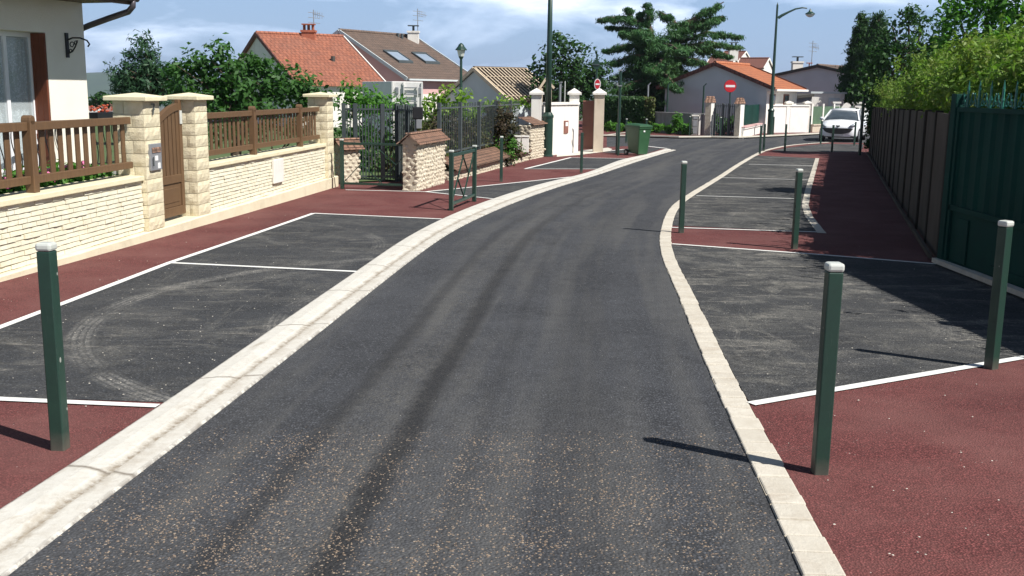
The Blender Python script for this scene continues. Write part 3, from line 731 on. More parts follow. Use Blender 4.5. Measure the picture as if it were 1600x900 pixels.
# ------------------------------------------------------------ garden wall on the left
FW=frame((WL0.x,WL0.y,0),WD)
ZC=-1.10; ZF=-1.79
def rough_block(m,x0,x1,y0,y1,z0,z1,rnd,amp=.014,faces='rfbl'):
    j=.004
    x0+=j;x1-=j;y0+=j;y1-=j;z0+=j;z1-=j
    m.box(x0,x1,y0,y1,z0,z1)
    def face(o,e1,e2,n):
        o=Vector(o);e1=Vector(e1);e2=Vector(e2);n=Vector(n);nu=max(3,int(e1.length/.06));nv=3;v=[];f=[]
        for a in range(nu+1):
            for b_ in range(nv+1):
                edge=a in(0,nu) or b_ in (0,nv); h=.001 if edge else rnd.uniform(.35,1)*amp
                v.append(o+e1*(a/nu)+e2*(b_/nv)+n*h)
        for a in range(nu):
            for b_ in range(nv): 
                q=a*(nv+1)+b_; f.append((q,q+1,q+nv+2,q+nv+1))
        m.add(v,f)
    if 'r' in faces: face((x1,y0,z0),(0,y1-y0,0),(0,0,z1-z0),(1,0,0))
    if 'f' in faces: face((x0,y0,z0),(x1-x0,0,0),(0,0,z1-z0),(0,-1,0))
def block_pillar(t0,t1,label,number=False,zt=-.20,x0=-.41):
    rnd=random.Random(int(t0*10)); x1=-.015
    t=thing('gate_pillar',label,'pillar',FW@Vector((-.2,(t0+t1)/2,ZF)),group='cream block pillars of the garden wall')
    m=MB(FW); m.box(x0+.012,x1-.012,t0+.012,t1-.012,ZF,zt); m.build('mortar_core','joint',t)
    m=MB(FW); n=10; h=(zt-ZF)/n
    for i in range(n):
        z=ZF+i*h; z1=z+h
        if i%2==0:
            s=x0+.62*(x1-x0); rough_block(m,x0,s,t0,t1,z,z1,rnd); rough_block(m,s,x1,t0,t1,z,z1,rnd)
        else:
            s=x0+.36*(x1-x0); rough_block(m,x0,s,t0,t1,z,z1,rnd); rough_block(m,s,x1,t0,t1,z,z1,rnd)
    m.build('blocks','cream',t)
    m=MB(FW); o=.075; a,b_,c_,d_=x0-o,x1+o,t0-o,t1+o; z0,z1,z2=zt,zt+.055,zt+.10; cx,cy=(a+b_)/2,(c_+d_)/2
    m.add([(a,c_,z0),(b_,c_,z0),(b_,d_,z0),(a,d_,z0),(a,c_,z1),(b_,c_,z1),(b_,d_,z1),(a,d_,z1),(cx,cy,z2)],
        [(3,2,1,0),(0,1,5,4),(1,2,6,5),(2,3,7,6),(3,0,4,7),(4,5,8),(5,6,8),(6,7,8),(7,4,8)])
    m.build('cap','coping',t,bevel=.008)
    if number:
        m=MB(FW); y=(t0+t1)/2; x=x1+.018; zc=zt-.10
        m.bar((x,y-.045,zc+.065),(x,y+.05,zc+.065),.008,.014,(0,0,1)); m.bar((x,y+.045,zc+.065),(x,y-.01,zc-.07),.008,.016,(0,1,0)); m.bar((x,y-.02,zc+.0),(x,y+.05,zc+.0),.008,.010,(0,0,1))
        m.build('house_number','dark_metal',t)
    return t
p1=block_pillar(3.20,3.66,'cream block pillar with the number 7 and the letterbox on it',True)
p2=block_pillar(4.74,5.18,'cream block pillar on the far side of the arched wooden garden gate',x0=-.34)
p3=block_pillar(11.22,11.66,'cream block pillar at the far end of the garden wall by the dark metal gate')
def low_wall(t0,t1,label,seed):
    t=thing('garden_wall',label,'garden wall',FW@Vector((-.2,(t0+t1)/2,ZF)),group='cream ledgestone garden walls')
    m=MB(FW); m.box(-.36,-.095,t0,t1,ZF-.1,ZC-.06); m.build('mortar_core','joint',t)
    m=MB(FW); rnd=random.Random(seed); rows=12; h=(ZC-.06-ZF)/rows
    for r in range(rows):
        y=t0-rnd.uniform(0,.2); z=ZF+r*h; yy=t0
        while yy<t1-.02:
            l=rnd.uniform(.13,.30); e=min(yy+l,t1); 
            if t1-e<.08: e=t1
            pr=rnd.uniform(-.006,.007); zz=z+.004+rnd.uniform(-.001,.001)
            a=-.12; b_=-.075+pr; n=max(2,int((e-yy)/.07)); v=[];f=[]
            # a slab with an uneven split face
            for i in range(n+1):
                y_=yy+.003+(e-yy-.006)*i/n; q=b_+rnd.uniform(-.004,.005)
                for (x_,z_) in ((a,zz),(q,zz+rnd.uniform(0,.004)),(q-.002,z+h-.003-rnd.uniform(0,.003)),(a,z+h-.003)): v.append((x_,y_,z_))
            for i in range(n):
                for k in range(4): f.append((4*i+k,4*i+(k+1)%4,4*i+4+(k+1)%4,4*i+4+k))
            f.append((3,2,1,0)); f.append((4*n,4*n+1,4*n+2,4*n+3)); m.add(v,f); yy=e
    m.build('ledgestones','ledge',t)
    m=MB(FW); m.box(-.40,-.035,t0,t1,ZC-.06,ZC); m.build('coping','coping',t,bevel=.008)
low_wall(-7,3.19,'cream ledgestone garden wall in front of the white house, left of the letterbox',1)
low_wall(5.19,11.21,'cream ledgestone garden wall between the arched gate and the far cream pillar',2)
def footing():
    m=MB(FW); n=40; v=[];f=[]; rnd=random.Random(9)
    for i in range(n+1):
        y=-7+18.9*i/n; gz=g((FW@Vector((0,y,0))).y)
        for x,z in ((-.5,gz-.3),(-.5,ZF),(-.02,ZF),(.0,ZF-.015),(.0+rnd.uniform(-.006,.006),gz-.1)): v.append((x,y,z+(rnd.uniform(-.006,.006) if x>-.3 else 0)))
    for i in range(n):
        for k in range(4): f.append((5*i+k,5*i+k+1,5*i+6+k,5*i+5+k))
    f.append((0,1,2,3,4)); f.append(tuple(5*n+k for k in range(5))); m.add(v,f)
    tag(m.build('wall_footing','footing'),'rendered cream footing running under the whole cream garden wall','footing')
footing()
def wood_panel(t0,t1,posts,label):
    t=thing('wooden_fence',label,'fence',FW@Vector((-.22,(t0+t1)/2,ZC)),group='brown wooden fences on the garden wall')
    for y in posts:
        m=MB(FW); m.box(-.235,-.135,y-.05,y+.05,ZC,-.37); m.cyl((-.235,y,-.37),(-.135,y,-.37),.05,12); m.build('post','wood',t,bevel=.006)
    ed=[t0]+sorted(posts)+[t1]
    for y0,y1 in zip(ed,ed[1:]):
        a=y0+(.05 if y0!=t0 else 0); b_=y1-(.05 if y1!=t1 else 0)
        if b_-a<.3: continue
        m=MB(FW); m.box(-.225,-.165,a,b_,-.475,-.39); m.build('rail','wood',t,bevel=.006)
        m=MB(FW); m.box(-.225,-.165,a,b_,-1.01,-.93); m.build('rail','wood',t,bevel=.006)
        n=max(2,int(round((b_-a)/.178)))
        for i in range(n):
            y=a+(b_-a)*(i+.5)/n; m=MB(FW); m.box(-.247,-.227,y-.043,y+.043,-.96,-.42); m.build('slat','wood',t,bevel=.004)
wood_panel(-3,3.17,[-1.6,.98],'brown slatted wooden fence left of the letterbox pillar, over pink flowers')
wood_panel(5.2,11.2,[7.45,9.95],'brown slatted wooden fence between the arched gate and the far cream pillar')
def wood_gate():
    t=thing('garden_gate','brown wooden garden gate with arched top between two cream pillars','gate',FW@Vector((-.28,4.2,ZF)))
    y0,y1=3.70,4.70; zb=-1.74
    arch=lambda y: -.56+.32*math.sin(min(1,(y-y0)/(y1-y0))*math.pi/2)
    m=MB(FW@Matrix.Translation((.07,0,0))); m.box(-.31,-.25,y0,y0+.09,zb,-.58); m.build('stile','wood',t,bevel=.006)
    m=MB(FW@Matrix.Translation((.07,0,0))); m.box(-.31,-.25,y1-.09,y1,zb,-.19); m.build('stile','wood',t,bevel=.006)
    m=MB(FW@Matrix.Translation((.07,0,0))); n=14; v=[];f=[]
    for i in range(n+1):
        y=y0+(y1-y0-.09)*i/n; z=arch(y)
        for x,zz in ((-.312,z-.09),(-.248,z-.09),(-.248,z),(-.312,z)): v.append((x,y,zz))
    for i in range(n):
        for k in range(4): f.append((4*i+k,4*i+(k+1)%4,4*i+4+(k+1)%4,4*i+4+k))
    f.append((0,1,2,3)); f.append(tuple(4*n+k for k in range(4))); m.add(v,f); m.build('top_rail','wood',t)
    m=MB(FW@Matrix.Translation((.07,0,0))); m.box(-.308,-.252,y0+.09,y1-.09,-1.30,-1.19); m.build('rail','wood',t,bevel=.005)
    m=MB(FW@Matrix.Translation((.07,0,0))); m.box(-.308,-.252,y0+.09,y1-.09,zb,-1.62); m.build('rail','wood',t,bevel=.005)
    m=MB(FW@Matrix.Translation((.07,0,0))); m.box(-.29,-.27,y0+.09,y1-.09,-1.62,-1.30); m.box(-.29,-.262,y0+.16,y1-.16,-1.56,-1.36); m.build('lower_panel','wood',t,bevel=.008)
    for i in range(7):
        y=y0+.12+i*.118; m=MB(FW@Matrix.Translation((.07,0,0))); m.box(-.295,-.265,y,y+.085,-1.19,arch(y)-.08); m.build('slat','wood',t)
    m=MB(FW@Matrix.Translation((.07,0,0))); m.box(-.25,-.235,y1-.085,y1-.02,-.52,-.34); m.build('latch_cover','cap_white',t,bevel=.004)
wood_gate()
def letterbox():
    t=thing('letterbox','grey metal letterbox set into the cream pillar with the number 7','letterbox',FW@Vector((0,3.43,-.9)))
    x=.005
    m=MB(FW); m.box(-.02,x+.012,3.275,3.585,-1.05,-.72); m.build('box_front','box_grey',t,bevel=.006)
    m=MB(FW); m.box(x+.013,x+.022,3.31,3.55,-.83,-.765); m.build('flap','tile_coping',t,bevel=.003)
    m=MB(FW); m.box(x+.0125,x+.016,3.39,3.47,-.93,-.87); m.box(x+.0125,x+.016,3.46,3.53,-1.03,-.96); m.build('paper_label','paper',t)
    m=MB(FW); m.bar((x+.03,3.31,-.88),(x+.03,3.31,-.99),.012,.012,(0,1,0)); m.build('handle','dark_metal',t)
letterbox()
m=MB(FW); m.box(-.07,-.030,8.0,8.50,-1.62,-1.22); tag(m.build('meter_cover','render_white',bevel=.006),'rectangular white meter cover set in the far cream ledgestone wall','meter cover')

# ------------------------------------------------------------ bollards
def make_bollard(capped=True):
    t=thing('bollard','','bollard',(0,0,0),0,'green square bollards along the road')
    m=MB(); h=.955; w=.034
    m.hexa([(-w,-w,-.05),(w,-w,-.05),(w,w,-.05),(-w,w,-.05),(-w,-w,h),(w,-w,h),(w,w,h),(-w,w,h)]); m.build('post','bollard_paint',t,local=True,bevel=.006)
    m=MB(); w=.038
    m.box(-w,w,-w,w,.9555,.995); 
    m.build('cap','cap_white' if capped else 'green_metal',t,local=True,bevel=.012)
    return t
bolC=make_bollard(True); bolD=make_bollard(False)
BOL=[((1280,742),0,1,'white capped green bollard on the red pavement at the right foreground, nearest the kerb stones'),
 ((95,705),-4,1,'white capped green bollard on the red pavement at the far left foreground'),
 ((1548,578),28,1,'white capped green bollard standing on the white line end near the green gate'),
 ((1064,365),4,1,'white capped green bollard on the small red strip beside the curved kerb'),
 ((1241,390),8,1,'white capped green bollard on the small red strip at its shaded right end'),
 ((783,285),3,1,'green bollard beside the low tiled stone wall, right of the narrow barrier'),
 ((908,271),3,0,'green bollard on the left red pavement in front of the white wall'),
 ((1187,241),0,0,'dark bollard at the tip of the right parking bays, nearest of the close pair'),
 ((1193,236.5),0,0,'dark bollard at the tip of the right parking bays, farther of the close pair'),
 ((1226,236.5),0,0,'lone dark bollard between the close pair and the white car'),
 ((1282,226),0,0,'dark bollard in front of the left headlight of the white car, as seen'),
 ((1299.5,238),0,0,'dark bollard in front of the number plate of the white car'),
 ((1334.5,228),0,0,'dark bollard in front of the right headlight of the white car, as seen'),
 ((1077,214),0,1,'bollard in front of the grey utility cabinet across the junction'),
 ((1125,216),0,1,'white capped bollard in front of the dark barred gate across the junction'),
 ((1207.5,214),0,0,'dark bollard at the foot of the right street lamp'),
 ((1264.5,210.5),0,0,'dark bollard in front of the green fence behind the white car'),
 ((978,224),0,1,'white capped bollard just behind the left edge of the green wheelie bin'),
 ((1009,223),0,1,'white capped bollard just behind the right edge of the green wheelie bin'),
 ((963,241.5),0,0,'short dark bollard right beside the tall green sign post near the bin')]
usedC=usedD=False
for (px,rz,cap,lab) in BOL:
    p=gp(*px); loc=(p.x,p.y,g(p.y)+(.03 if px[0]<1000 else .012))
    src=bolC if cap else bolD
    if cap and not usedC: src.location=loc; src.rotation_euler.z=R(rz); src['label']=lab; usedC=True
    elif (not cap) and not usedD: src.location=loc; src.rotation_euler.z=R(rz); src['label']=lab; usedD=True
    else: copy_tree(src,loc,R(rz),lab)

# ------------------------------------------------------------ cross barriers
def barrier(a,b_,label):
    A=gp(*a); B=gp(*b_); d=(B-A); d.z=0; L=d.length; z0=g((A.y+B.y)/2)+LZ
    t=thing('pedestrian_barrier',label,'barrier',(A.x,A.y,z0),math.atan2(d.y,d.x),'green cross barriers on the left pavement')
    for x in (0,L):
        m=MB(); m.box(x-.034,x+.034,-.034,.034,-.05,.96); p=m.build('post','green_metal',t,local=True,bevel=.006)
        m=MB(); m.box(x-.038,x+.038,-.038,.038,.9605,.995); m.build('cap','cap_white',t,local=True,bevel=.01)
    m=MB(); m.box(.034,L-.034,-.022,.022,.88,.93); m.build('top_rail','green_metal',t,local=True,bevel=.004)
    m=MB(); m.box(.034,L-.034,-.022,.022,.09,.135); m.build('bottom_rail','green_metal',t,local=True,bevel=.004)
    zb,zt=.135,.88; zm=lambda a: zb+(zt-zb)*a
    x=lambda a:.034+(L-.068)*a
    m=MB()
    for s,(p,q) in enumerate((((0,0),(.5,1)),((.25,.5),(.55,0)),((.45,1),(.75,.5)),((.5,0),(1,1)))):
        m.bar((x(p[0]),.006*(s%2)-.003,zm(p[1])),(x(q[0]),.006*(s%2)-.003,zm(q[1])),.012,.024,(0,1,0))
    m.build('cross_bars','green_metal',t,local=True)
barrier((535,296),(649,299.5),'wide green barrier with crossed bars in front of the dark metal gate')
barrier((705,330),(741,316),'narrow looking green barrier with crossed bars seen nearly end on')

# ------------------------------------------------------------ dark metal gate and rubble stone walls
def rubble_face(m,o,e1,e2,n,rnd,size=.11,amp=.03):
    o=Vector(o);e1=Vector(e1);e2=Vector(e2);n=Vector(n).normalized(); nu=max(1,int(e1.length/size)); nv=max(1,int(e2.length/(size*.72)))
    h1=e1.normalized(); h2=e2.normalized(); Rm=Matrix((h1,n,h2)).transposed()
    for j in range(nv):
        for i in range(nu):
            a=(i+.5+.5*(j%2)*.8+rnd.uniform(-.25,.25))/nu; b_=(j+.5+rnd.uniform(-.25,.25))/nv
            if a>1: continue
            c=o+e1*a+e2*b_; q=MB(); q.rock((0,0,0),(size*rnd.uniform(.38,.62),amp*rnd.uniform(.6,1.3),size*rnd.uniform(.26,.40)),rnd)
            m.add([c+Rm@p for p in q.v],q.f)
def stone_block(name,label,cat,a,b_,depth,z0,z1,cap,seed,group=None,size=.11):
    """a,b_: the two ends of the road side foot line; depth goes back to the left; cap: ridge height of the tiled cover"""
    A=Vector((a[0],a[1],0)); B=Vector((b_[0],b_[1],0)); L=(B-A).length; Fr=frame(A,B-A); rnd=random.Random(seed)
    t=thing(name,label,cat,(A.x,A.y,z0),0,group)
    m=MB(Fr); m.box(-depth+.02,-.02,.02,L-.02,z0-.3,z1); m.build('mortar_core','mortar',t)
    m=MB(Fr); rubble_face(m,(-.02,0,z0),(0,L,0),(0,0,z1-z0),(1,0,0),rnd,size); rubble_face(m,(-depth,.02,z0),(depth,0,0),(0,0,z1-z0),(0,-1,0),rnd,size)
    if depth>.3: rubble_face(m,(-depth,L-.02,z0),(depth,0,0),(0,0,z1-z0),(0,1,0),rnd,size)
    m.build('rubble_stones','rubble',t,smooth=False)
    m=MB(Fr); o=.08
    if cap=='gable':
        h=.20; xm=-depth/2
        for s in (1,-1):
            xa=0+o if s==1 else -depth-o; 
            for k in range(4):   # overlapping rows of flat tiles
                f0=k/4; f1=(k+1)/4+.03
                x0=xa+(xm-xa)*f0; x1=xa+(xm-xa)*min(1,f1); zA=z1-.02+h*f0+.012; zB=z1-.02+h*min(1,f1)
                m.hexa([(x0,-o,zA),(x1,-o,zB),(x1,L+o,zB),(x0,L+o,zA),(x0,-o,zA+.022),(x1,-o,zB+.022),(x1,L+o,zB+.022),(x0,L+o,zA+.022)])
        m.bar((xm,-o,z1+h+.01),(xm,L+o,z1+h+.01),.10,.03)
        m.build('tiled_cap','tile_coping',t)
        m=MB(Fr); m.add([(-depth-.02,.0,z1),(.02,.0,z1),(xm,.0,z1+h-.02)],[(0,1,2)]); m.add([(-depth-.02,L,z1),(.02,L,z1),(xm,L,z1+h-.02)],[(0,1,2)]); m.build('gable_end','mortar',t)
    else:
        # one sided slope towards the road
        h=cap
        for k in range(4):
            f0=k/4; f1=(k+1)/4+.03; x0=o+.02+(-depth-.02-o)*f0; x1=o+.02+(-depth-.02-o)*min(1,f1); zA=z1+h*f0+.012; zB=z1+h*min(1,f1)
            m.hexa([(x0,0,zA),(x1,0,zB),(x1,L,zB),(x0,L,zA),(x0,0,zA+.022),(x1,0,zB+.022),(x1,L,zB+.022),(x0,L,zA+.022)])
        m.build('tiled_cap','tile_coping',t)
    return t
P650=gp(652,300); P705=gp(706,284)
dS=Vector((P705.x-P650.x,P705.y-P650.y,0)).normalized()
zS=-(205-138)/F_PX*21   # underside of its tiled cap
A_=Vector((P650.x,P650.y,0)); B_=A_+dS*2.2
stone_block('stone_pillar','rubble stone pillar with brown gabled tile cap right of the dark metal gate','pillar',A_,B_,.32,g(21.5),-1.08,'gable',11)
A0=Vector((-3.35,21.8,0)); 
stone_block('stone_pillar','rubble stone pillar with brown tile cap between the cream pillar and the metal gate','pillar',(-3.60,21.9),(-3.28,22.2),.34,g(21.5),-1.28,'gable',12)
pw=[Vector((*xy(gp(u,v)),0)) for u,v in ((708,283),(768,267.5),(826,251))]
stone_block('low_stone_wall','low rubble stone wall with sloping brown tile coping under the dark bar fence','low wall',pw[0],pw[2],.34,-2.3,-1.83,.27,13,size=.13)
pe=gp(829,250); pe2=gp(850,245.5)
stone_block('stone_pillar','rubble stone pillar with slanted tile cap left of the tall street lamp foot','pillar',(pe.x,pe.y),(pe2.x,pe2.y),.40,g(31)-.05,-1.06,.22,14)
def bar_fence(name,label,cat,a,b_,z0,z1,step,postat,back=.0,r=.011,group=None,mat='dark_metal',lean=0):
    A=Vector((a[0],a[1],0)); B=Vector((b_[0],b_[1],0)); L=(B-A).length; Fr=frame(A,B-A)
    t=thing(name,label,cat,(A.x,A.y,z0),0,group); bx=-back
    m=MB(Fr); m.box(bx-.018,bx+.018,0,L,z1-.12,z1-.085); m.build('rail',mat,t); m=MB(Fr); m.box(bx-.018,bx+.018,0,L,z0+.04,z0+.075); m.build('rail',mat,t)
    n=int(L/step); 
    for i in range(n):
        m=MB(Fr); y=(i+.5)*L/n; m.box(bx-r,bx+r,y-r,y+r,z0,z1); o=m.build('bar',mat,t)
    for y in postat:
        m=MB(Fr); m.box(bx-.04,bx+.04,y-.04,y+.04,z0-.25,z1+.02); m.build('post',mat,t)
    return t
bar_fence('bar_fence','dark vertical bar fence standing on the low stone wall beside the mixed hedge','fence',pw[0]+Vector((-.34,0,0)),pw[2]+Vector((-.30,.6,0)),-1.50,-.33,.165,[.1,1.9,3.8,5.7,7.6],back=.0,r=.008)
# gate leaves
gA=at(537,295,22.9); gB=at(617,295,22.9); gC=at(647,296,22.3)
def leaf_gate(a,b_,label,posts):
    return bar_fence('metal_gate',label,'gate',a,b_,-1.98,-.36,.064,posts,r=.011,group='leaves of the dark metal gate')
t1=leaf_gate(gA,gB,'wide left leaf of the dark vertical bar gate behind the wide green barrier',[.03,(gB-gA).length*.25,(gB-gA).length*.78])
t2=leaf_gate(gB+Vector((.04,0,0)),gC,'narrow right leaf of the dark vertical bar gate next to the stone pillar',[.03,.45])
def gate_motor():
    t=thing('gate_motor','black box with small grey lamp on the gate post above the stone pillar','gate motor',at(650,190,22.2))
    p=at(652,176,22.2); m=MB(); m.box(p.x-.10,p.x+.12,p.y-.05,p.y+.05,p.z-.14,p.z+.12); m.build('housing','black_metal',t,bevel=.02)
    p=at(655,192,22.2); m=MB(); m.box(p.x-.06,p.x+.05,p.y-.05,p.y+.05,p.z-.12,p.z+.07); m.build('lamp_box','box_grey',t,bevel=.01)
    m=MB(); m.box(p.x-.10,p.x-.05,p.y-.03,p.y+.03,-2.0,p.z+.4); m.build('post','dark_metal',t)
gate_motor()
for (u0,u1,lab) in ((802,813,'left one of two white meter boxes on the low stone wall'),(815,826,'right one of two white meter boxes on the low stone wall')):
    y=29.6 if u0<810 else 30.4; a=at(u0,212,y); b_=at(u1,238,y); m=MB(); m.box(a.x,b_.x,y-.12,y+.12,b_.z,a.z-.04)
    m.box(a.x-.015,b_.x+.015,y-.14,y+.14,a.z-.037,a.z); tag(m.build('meter_box','render_white',bevel=.01),lab,'meter box','white meter boxes on the stone wall')

# ------------------------------------------------------------ white wall with pillars and the brown gate
def plaster_pillar(uL,uM,uR,vtop,vbase,label,mat='render_white',capm='render_white',apex=8,yb=None):
    """uL..uM the face turned to the camera, uM..uR the face turned to the road"""
    p=gp(uM,vbase); y=p.y if yb is None else yb; s=y/F_PX
    w=(uM-uL)*s; d=w*1.0; x1=at(uM,vbase,y).x; zt=at(uM,vtop+apex,y).z; za=at(uM,vtop,y).z
    t=thing('wall_pillar',label,'pillar',(x1-w/2,y+d/2,g(y)),0,'white plastered pillars beyond the stone wall')
    m=MB(); m.box(x1-w,x1,y,y+d,g(y)-.2,zt); m.build('shaft',mat,t)
    o=.07; a,b_,c_,e=x1-w-o,x1+o,y-o,y+d+o; cx,cy=(a+b_)/2,(c_+e)/2; zc=zt+.07
    m=MB(); m.add([(a,c_,zt),(b_,c_,zt),(b_,e,zt),(a,e,zt),(a,c_,zc),(b_,c_,zc),(b_,e,zc),(a,e,zc),(cx,cy,za+.05)],[(3,2,1,0),(0,1,5,4),(1,2,6,5),(2,3,7,6),(3,0,4,7),(4,5,8),(5,6,8),(6,7,8),(7,4,8)])
    m.build('cap',capm,t); return t,(x1,y,w)
tA,pa=plaster_pillar(829,845,858,140,243,'white plastered pillar just left of the tall street lamp',yb=33.2)
tB,pb=plaster_pillar(888,903,910,140,239,'white plastered pillar between the white wall and the brown gate',yb=36.0)
tC,pc=plaster_pillar(927,942,950,140,240,'beige plastered pillar below the small no entry sign, right of the brown gate','render_beige','render_white',yb=36.6)
def white_wall():
    a=Vector((pa[0]-.02,pa[1]+.4,0)); b_=Vector((pb[0]-.02,pb[1]-.02,0)); Fr=frame(a,b_-a); L=(b_-a).length
    t=thing('garden_wall','smooth white garden wall with small brown letterbox behind the tall street lamp','garden wall',(a.x,a.y,g(34)))
    zt=at(880,160,34.6).z
    m=MB(Fr); m.box(-.22,0,0,L,g(34)-.2,zt-.08); m.build('wall','render_white',t)
    m=MB(Fr); m.box(-.26,.05,0,L,zt-.08,zt); m.build('coping','render_white',t)
    t=thing('letterbox','small brown and white letterbox on the smooth white wall','letterbox',Fr@Vector((0,L*.62,-1)))
    z=at(891,198,35.2).z
    m=MB(Fr); m.box(.0,.03,L*.60,L*.60+.30,z-.22,z+.20); m.build('box_front','rust',t)
    m=MB(Fr); m.box(.031,.036,L*.60+.08,L*.60+.25,z+.02,z+.15); m.build('name_plate','paper',t)
white_wall()
def brown_gate():
    y=36.9; a=at(909,236,y); b_=at(928,237,y); zt=at(918,157,y).z
    t=thing('panel_gate','solid brown metal gate between the white and the beige pillar','gate',(a.x,y,g(y)))
    m=MB(); m.box(a.x,b_.x,y,y+.05,g(y)+.1,zt); m.build('sheet','rust',t)
    m=MB(); 
    for z in (zt-.03,(zt+g(y))/2,g(y)+.12): m.box(a.x,b_.x,y-.03,y-.002,z-.025,z+.025)
    m.box((a.x+b_.x)/2-.01,(a.x+b_.x)/2+.01,y-.008,y-.001,g(y)+.1,zt); m.build('frame','rust',t)
brown_gate()
# small step in front
sheet('kerb',[xy(gp(870,246)),xy(gp(905,243)),xy(gp(952,237)),xy(gp(957,234)),xy(gp(950,231.5)),xy(gp(900,237)),xy(gp(870,242))],LZ+.01,'gutter')

# ------------------------------------------------------------ street lamps
def lamp_foot_post(p,label,head):
    x,y,z=p
    t=thing('street_lamp',label,'street lamp',p)
    m=MB(); m.lathe([(.19,-.05),(.19,.04),(.165,.06),(.165,1.22),(.185,1.24),(.185,1.30),(.15,1.34),(.125,1.40)],(x,y,z),20); m.build('base','green_metal',t,smooth=False)
    m=MB(); m.lathe([(.10,1.38),(.082,3.5),(.062,6.6)],(x,y,z),16); m.build('pole','green_metal',t,smooth=True)
    # arm and head above the picture
    m=MB(); pts=[(x,y,z+6.3),(x+.25,y,z+6.75),(x+.7,y,z+6.95),(x+1.2,y,z+6.85)]; m.tube(pts,.03,8); m.build('arm','green_metal',t)
    m=MB(); m.lathe([(.03,.10),(.08,.06),(.20,-.06),(.20,-.09)],(x+1.2,y,z+6.75),16); m.build('lamp_head','green_metal',t)
pl=gp(855,245); lamp_foot_post((pl.x,pl.y,g(pl.y)+LZ),'tall dark green street lamp post with thick foot beside the white wall',None)
def lamp_right():
    p=gp(1207,214); x,y,z=p.x,p.y+.6,g(p.y)+.05; zt=at(1215,8,y).z; s=y/F_PX
    t=thing('street_lamp','dark green street lamp with curved arm in front of the far white wall','street lamp',(x,y,z))
    m=MB(); m.lathe([(.17,-.05),(.17,.05),(.15,.07),(.15,1.2),(.17,1.22),(.17,1.27),(.12,1.35)],(x,y,z),16); m.build('base','green_metal',t)
    m=MB(); m.lathe([(.10,1.3),(.075,3.5),(.05,zt-z),(.0,zt-z+.15)],(x,y,z),12); m.build('pole','green_metal',t)
    m=MB(); q=lambda u,v: tuple(at(u,v,y)); 
    m.tube([q(1216,28),q(1222,24),q(1232,19),q(1243,14),q(1254,12),q(1261,13)],[.075,.07,.05,.04,.035,.03],8); m.build('arm','green_metal',t)
    h=at(1266,20,y); m=MB(); m.lathe([(.02,.20),(.05,.14),(.09,.06),(.24,-.04),(.25,-.07)],h,18); m.build('lamp_shade','green_metal',t)
    m=MB(); m.lathe([(.22,-.075),(.20,-.12),(.12,-.19),(.02,-.22)],h,16); m.build('lamp_glass','cap_white',t)
lamp_right()
def lantern():
    y=44; s=y/F_PX; top=at(720,68,y); gz=g(y)-.2; x=at(720,200,y).x
    t=thing('street_lamp','slim lantern street lamp on a post between the pink house and the bare roof frame','street lamp',(x,y,gz))
    m=MB(); m.lathe([(.11,0),(.11,.9),(.07,1.0),(.055,top.z-gz-.68)],(x,y,gz),10); m.build('pole','green_metal',t)
    b=(x,y,top.z)
    m=MB(); m.lathe([(.04,-.70),(.06,-.62),(.10,-.56),(.11,-.52)],b,10); m.lathe([(.25,-.27),(.24,-.24),(.14,-.12),(.10,-.04),(.03,.02)],b,12); m.build('lantern_cap','green_metal',t)
    m=MB(); m.lathe([(.11,-.52),(.17,-.28)],b,8); m.build('lantern_glass','cap_white',t)
lantern()

# ------------------------------------------------------------ signs and posts
def disc(m,c,r,yth,n=28,sx=1):
    c=Vector(c); m.tube([c+Vector((0,yth,0)),c+Vector((0,-yth,0))],r,n)
def no_entry(u,v,ubase,vbase,rpx,label,y=None):
    p=gp(ubase,vbase); y=p.y if y is None else y; c=at(u,v,y); s=y/F_PX; r=rpx*s
    t=thing('no_entry_sign',label,'road sign',(c.x,y,g(y)))
    m=MB(); m.cyl((at(ubase,vbase,y).x,y+.05,g(y)-.1),(c.x,y+.05,c.z+r*.8),.035,10); m.build('pole','green_metal',t)
    m=MB(); disc(m,(c.x,y-.005,c.z),r,.012); m.build('rim','dark_metal',t)
    m=MB(); disc(m,(c.x,y-.022,c.z),r*.96,.003); m.build('red_face','paint_red',t)
    m=MB(); m.box(c.x-r*.74,c.x+r*.74,y-.030,y-.0255,c.z-r*.17,c.z+r*.17); m.build('white_bar','paint_white',t)
no_entry(1141,134.5,1140,215,9.6,'large round red no entry sign in front of the pale grey gable wall')
def small_sign():
    y=39.5; c=at(933.5,131.5,y); s=y/F_PX; rx,rz=5*s,8.2*s; x0=at(932,150,y).x
    t=thing('no_entry_sign','small narrow looking red and white sign above the beige pillar','road sign',(x0,y,g(y)))
    m=MB(); m.cyl((x0,y+.06,g(y)-.1),(x0-.02,y+.06,at(932,84,y).z),.038,10); m.build('pole','green_metal',t)
    def ell(kx,kz,y0,y1):
        m=MB(); n=28; P=[(c.x+rx*kx*math.cos(2*math.pi*i/n),y0,c.z+rz*kz*math.sin(2*math.pi*i/n)) for i in range(n)]; m.extr(P,(0,y1-y0,0)); return m
    ell(1,1,y,y-.02).build('white_rim','paint_white',t)
    ell(.80,.86,y-.021,y-.026).build('red_face','paint_red',t)
    m=MB(); m.box(c.x-rx*.62,c.x+rx*.62,y-.033,y-.027,c.z-rz*.14,c.z+rz*.14); m.build('white_bar','paint_white',t)
    # octagonal plate seen from behind, higher on the same pole
    o=at(932,101,y); r=7.5*s; m=MB(); P=[(o.x+r*.78*math.cos(R(22.5+45*i)),y-.01,o.z+r*math.sin(R(22.5+45*i))) for i in range(8)]; m.extr(P,(0,.02,0)); m.build('octagon_back','green_metal',t)
    m=MB(); m.box(o.x-r*.6,o.x+r*.6,y-.035,y-.0105,o.z-.02,o.z+.02); m.build('bracket','dark_metal',t)
small_sign()
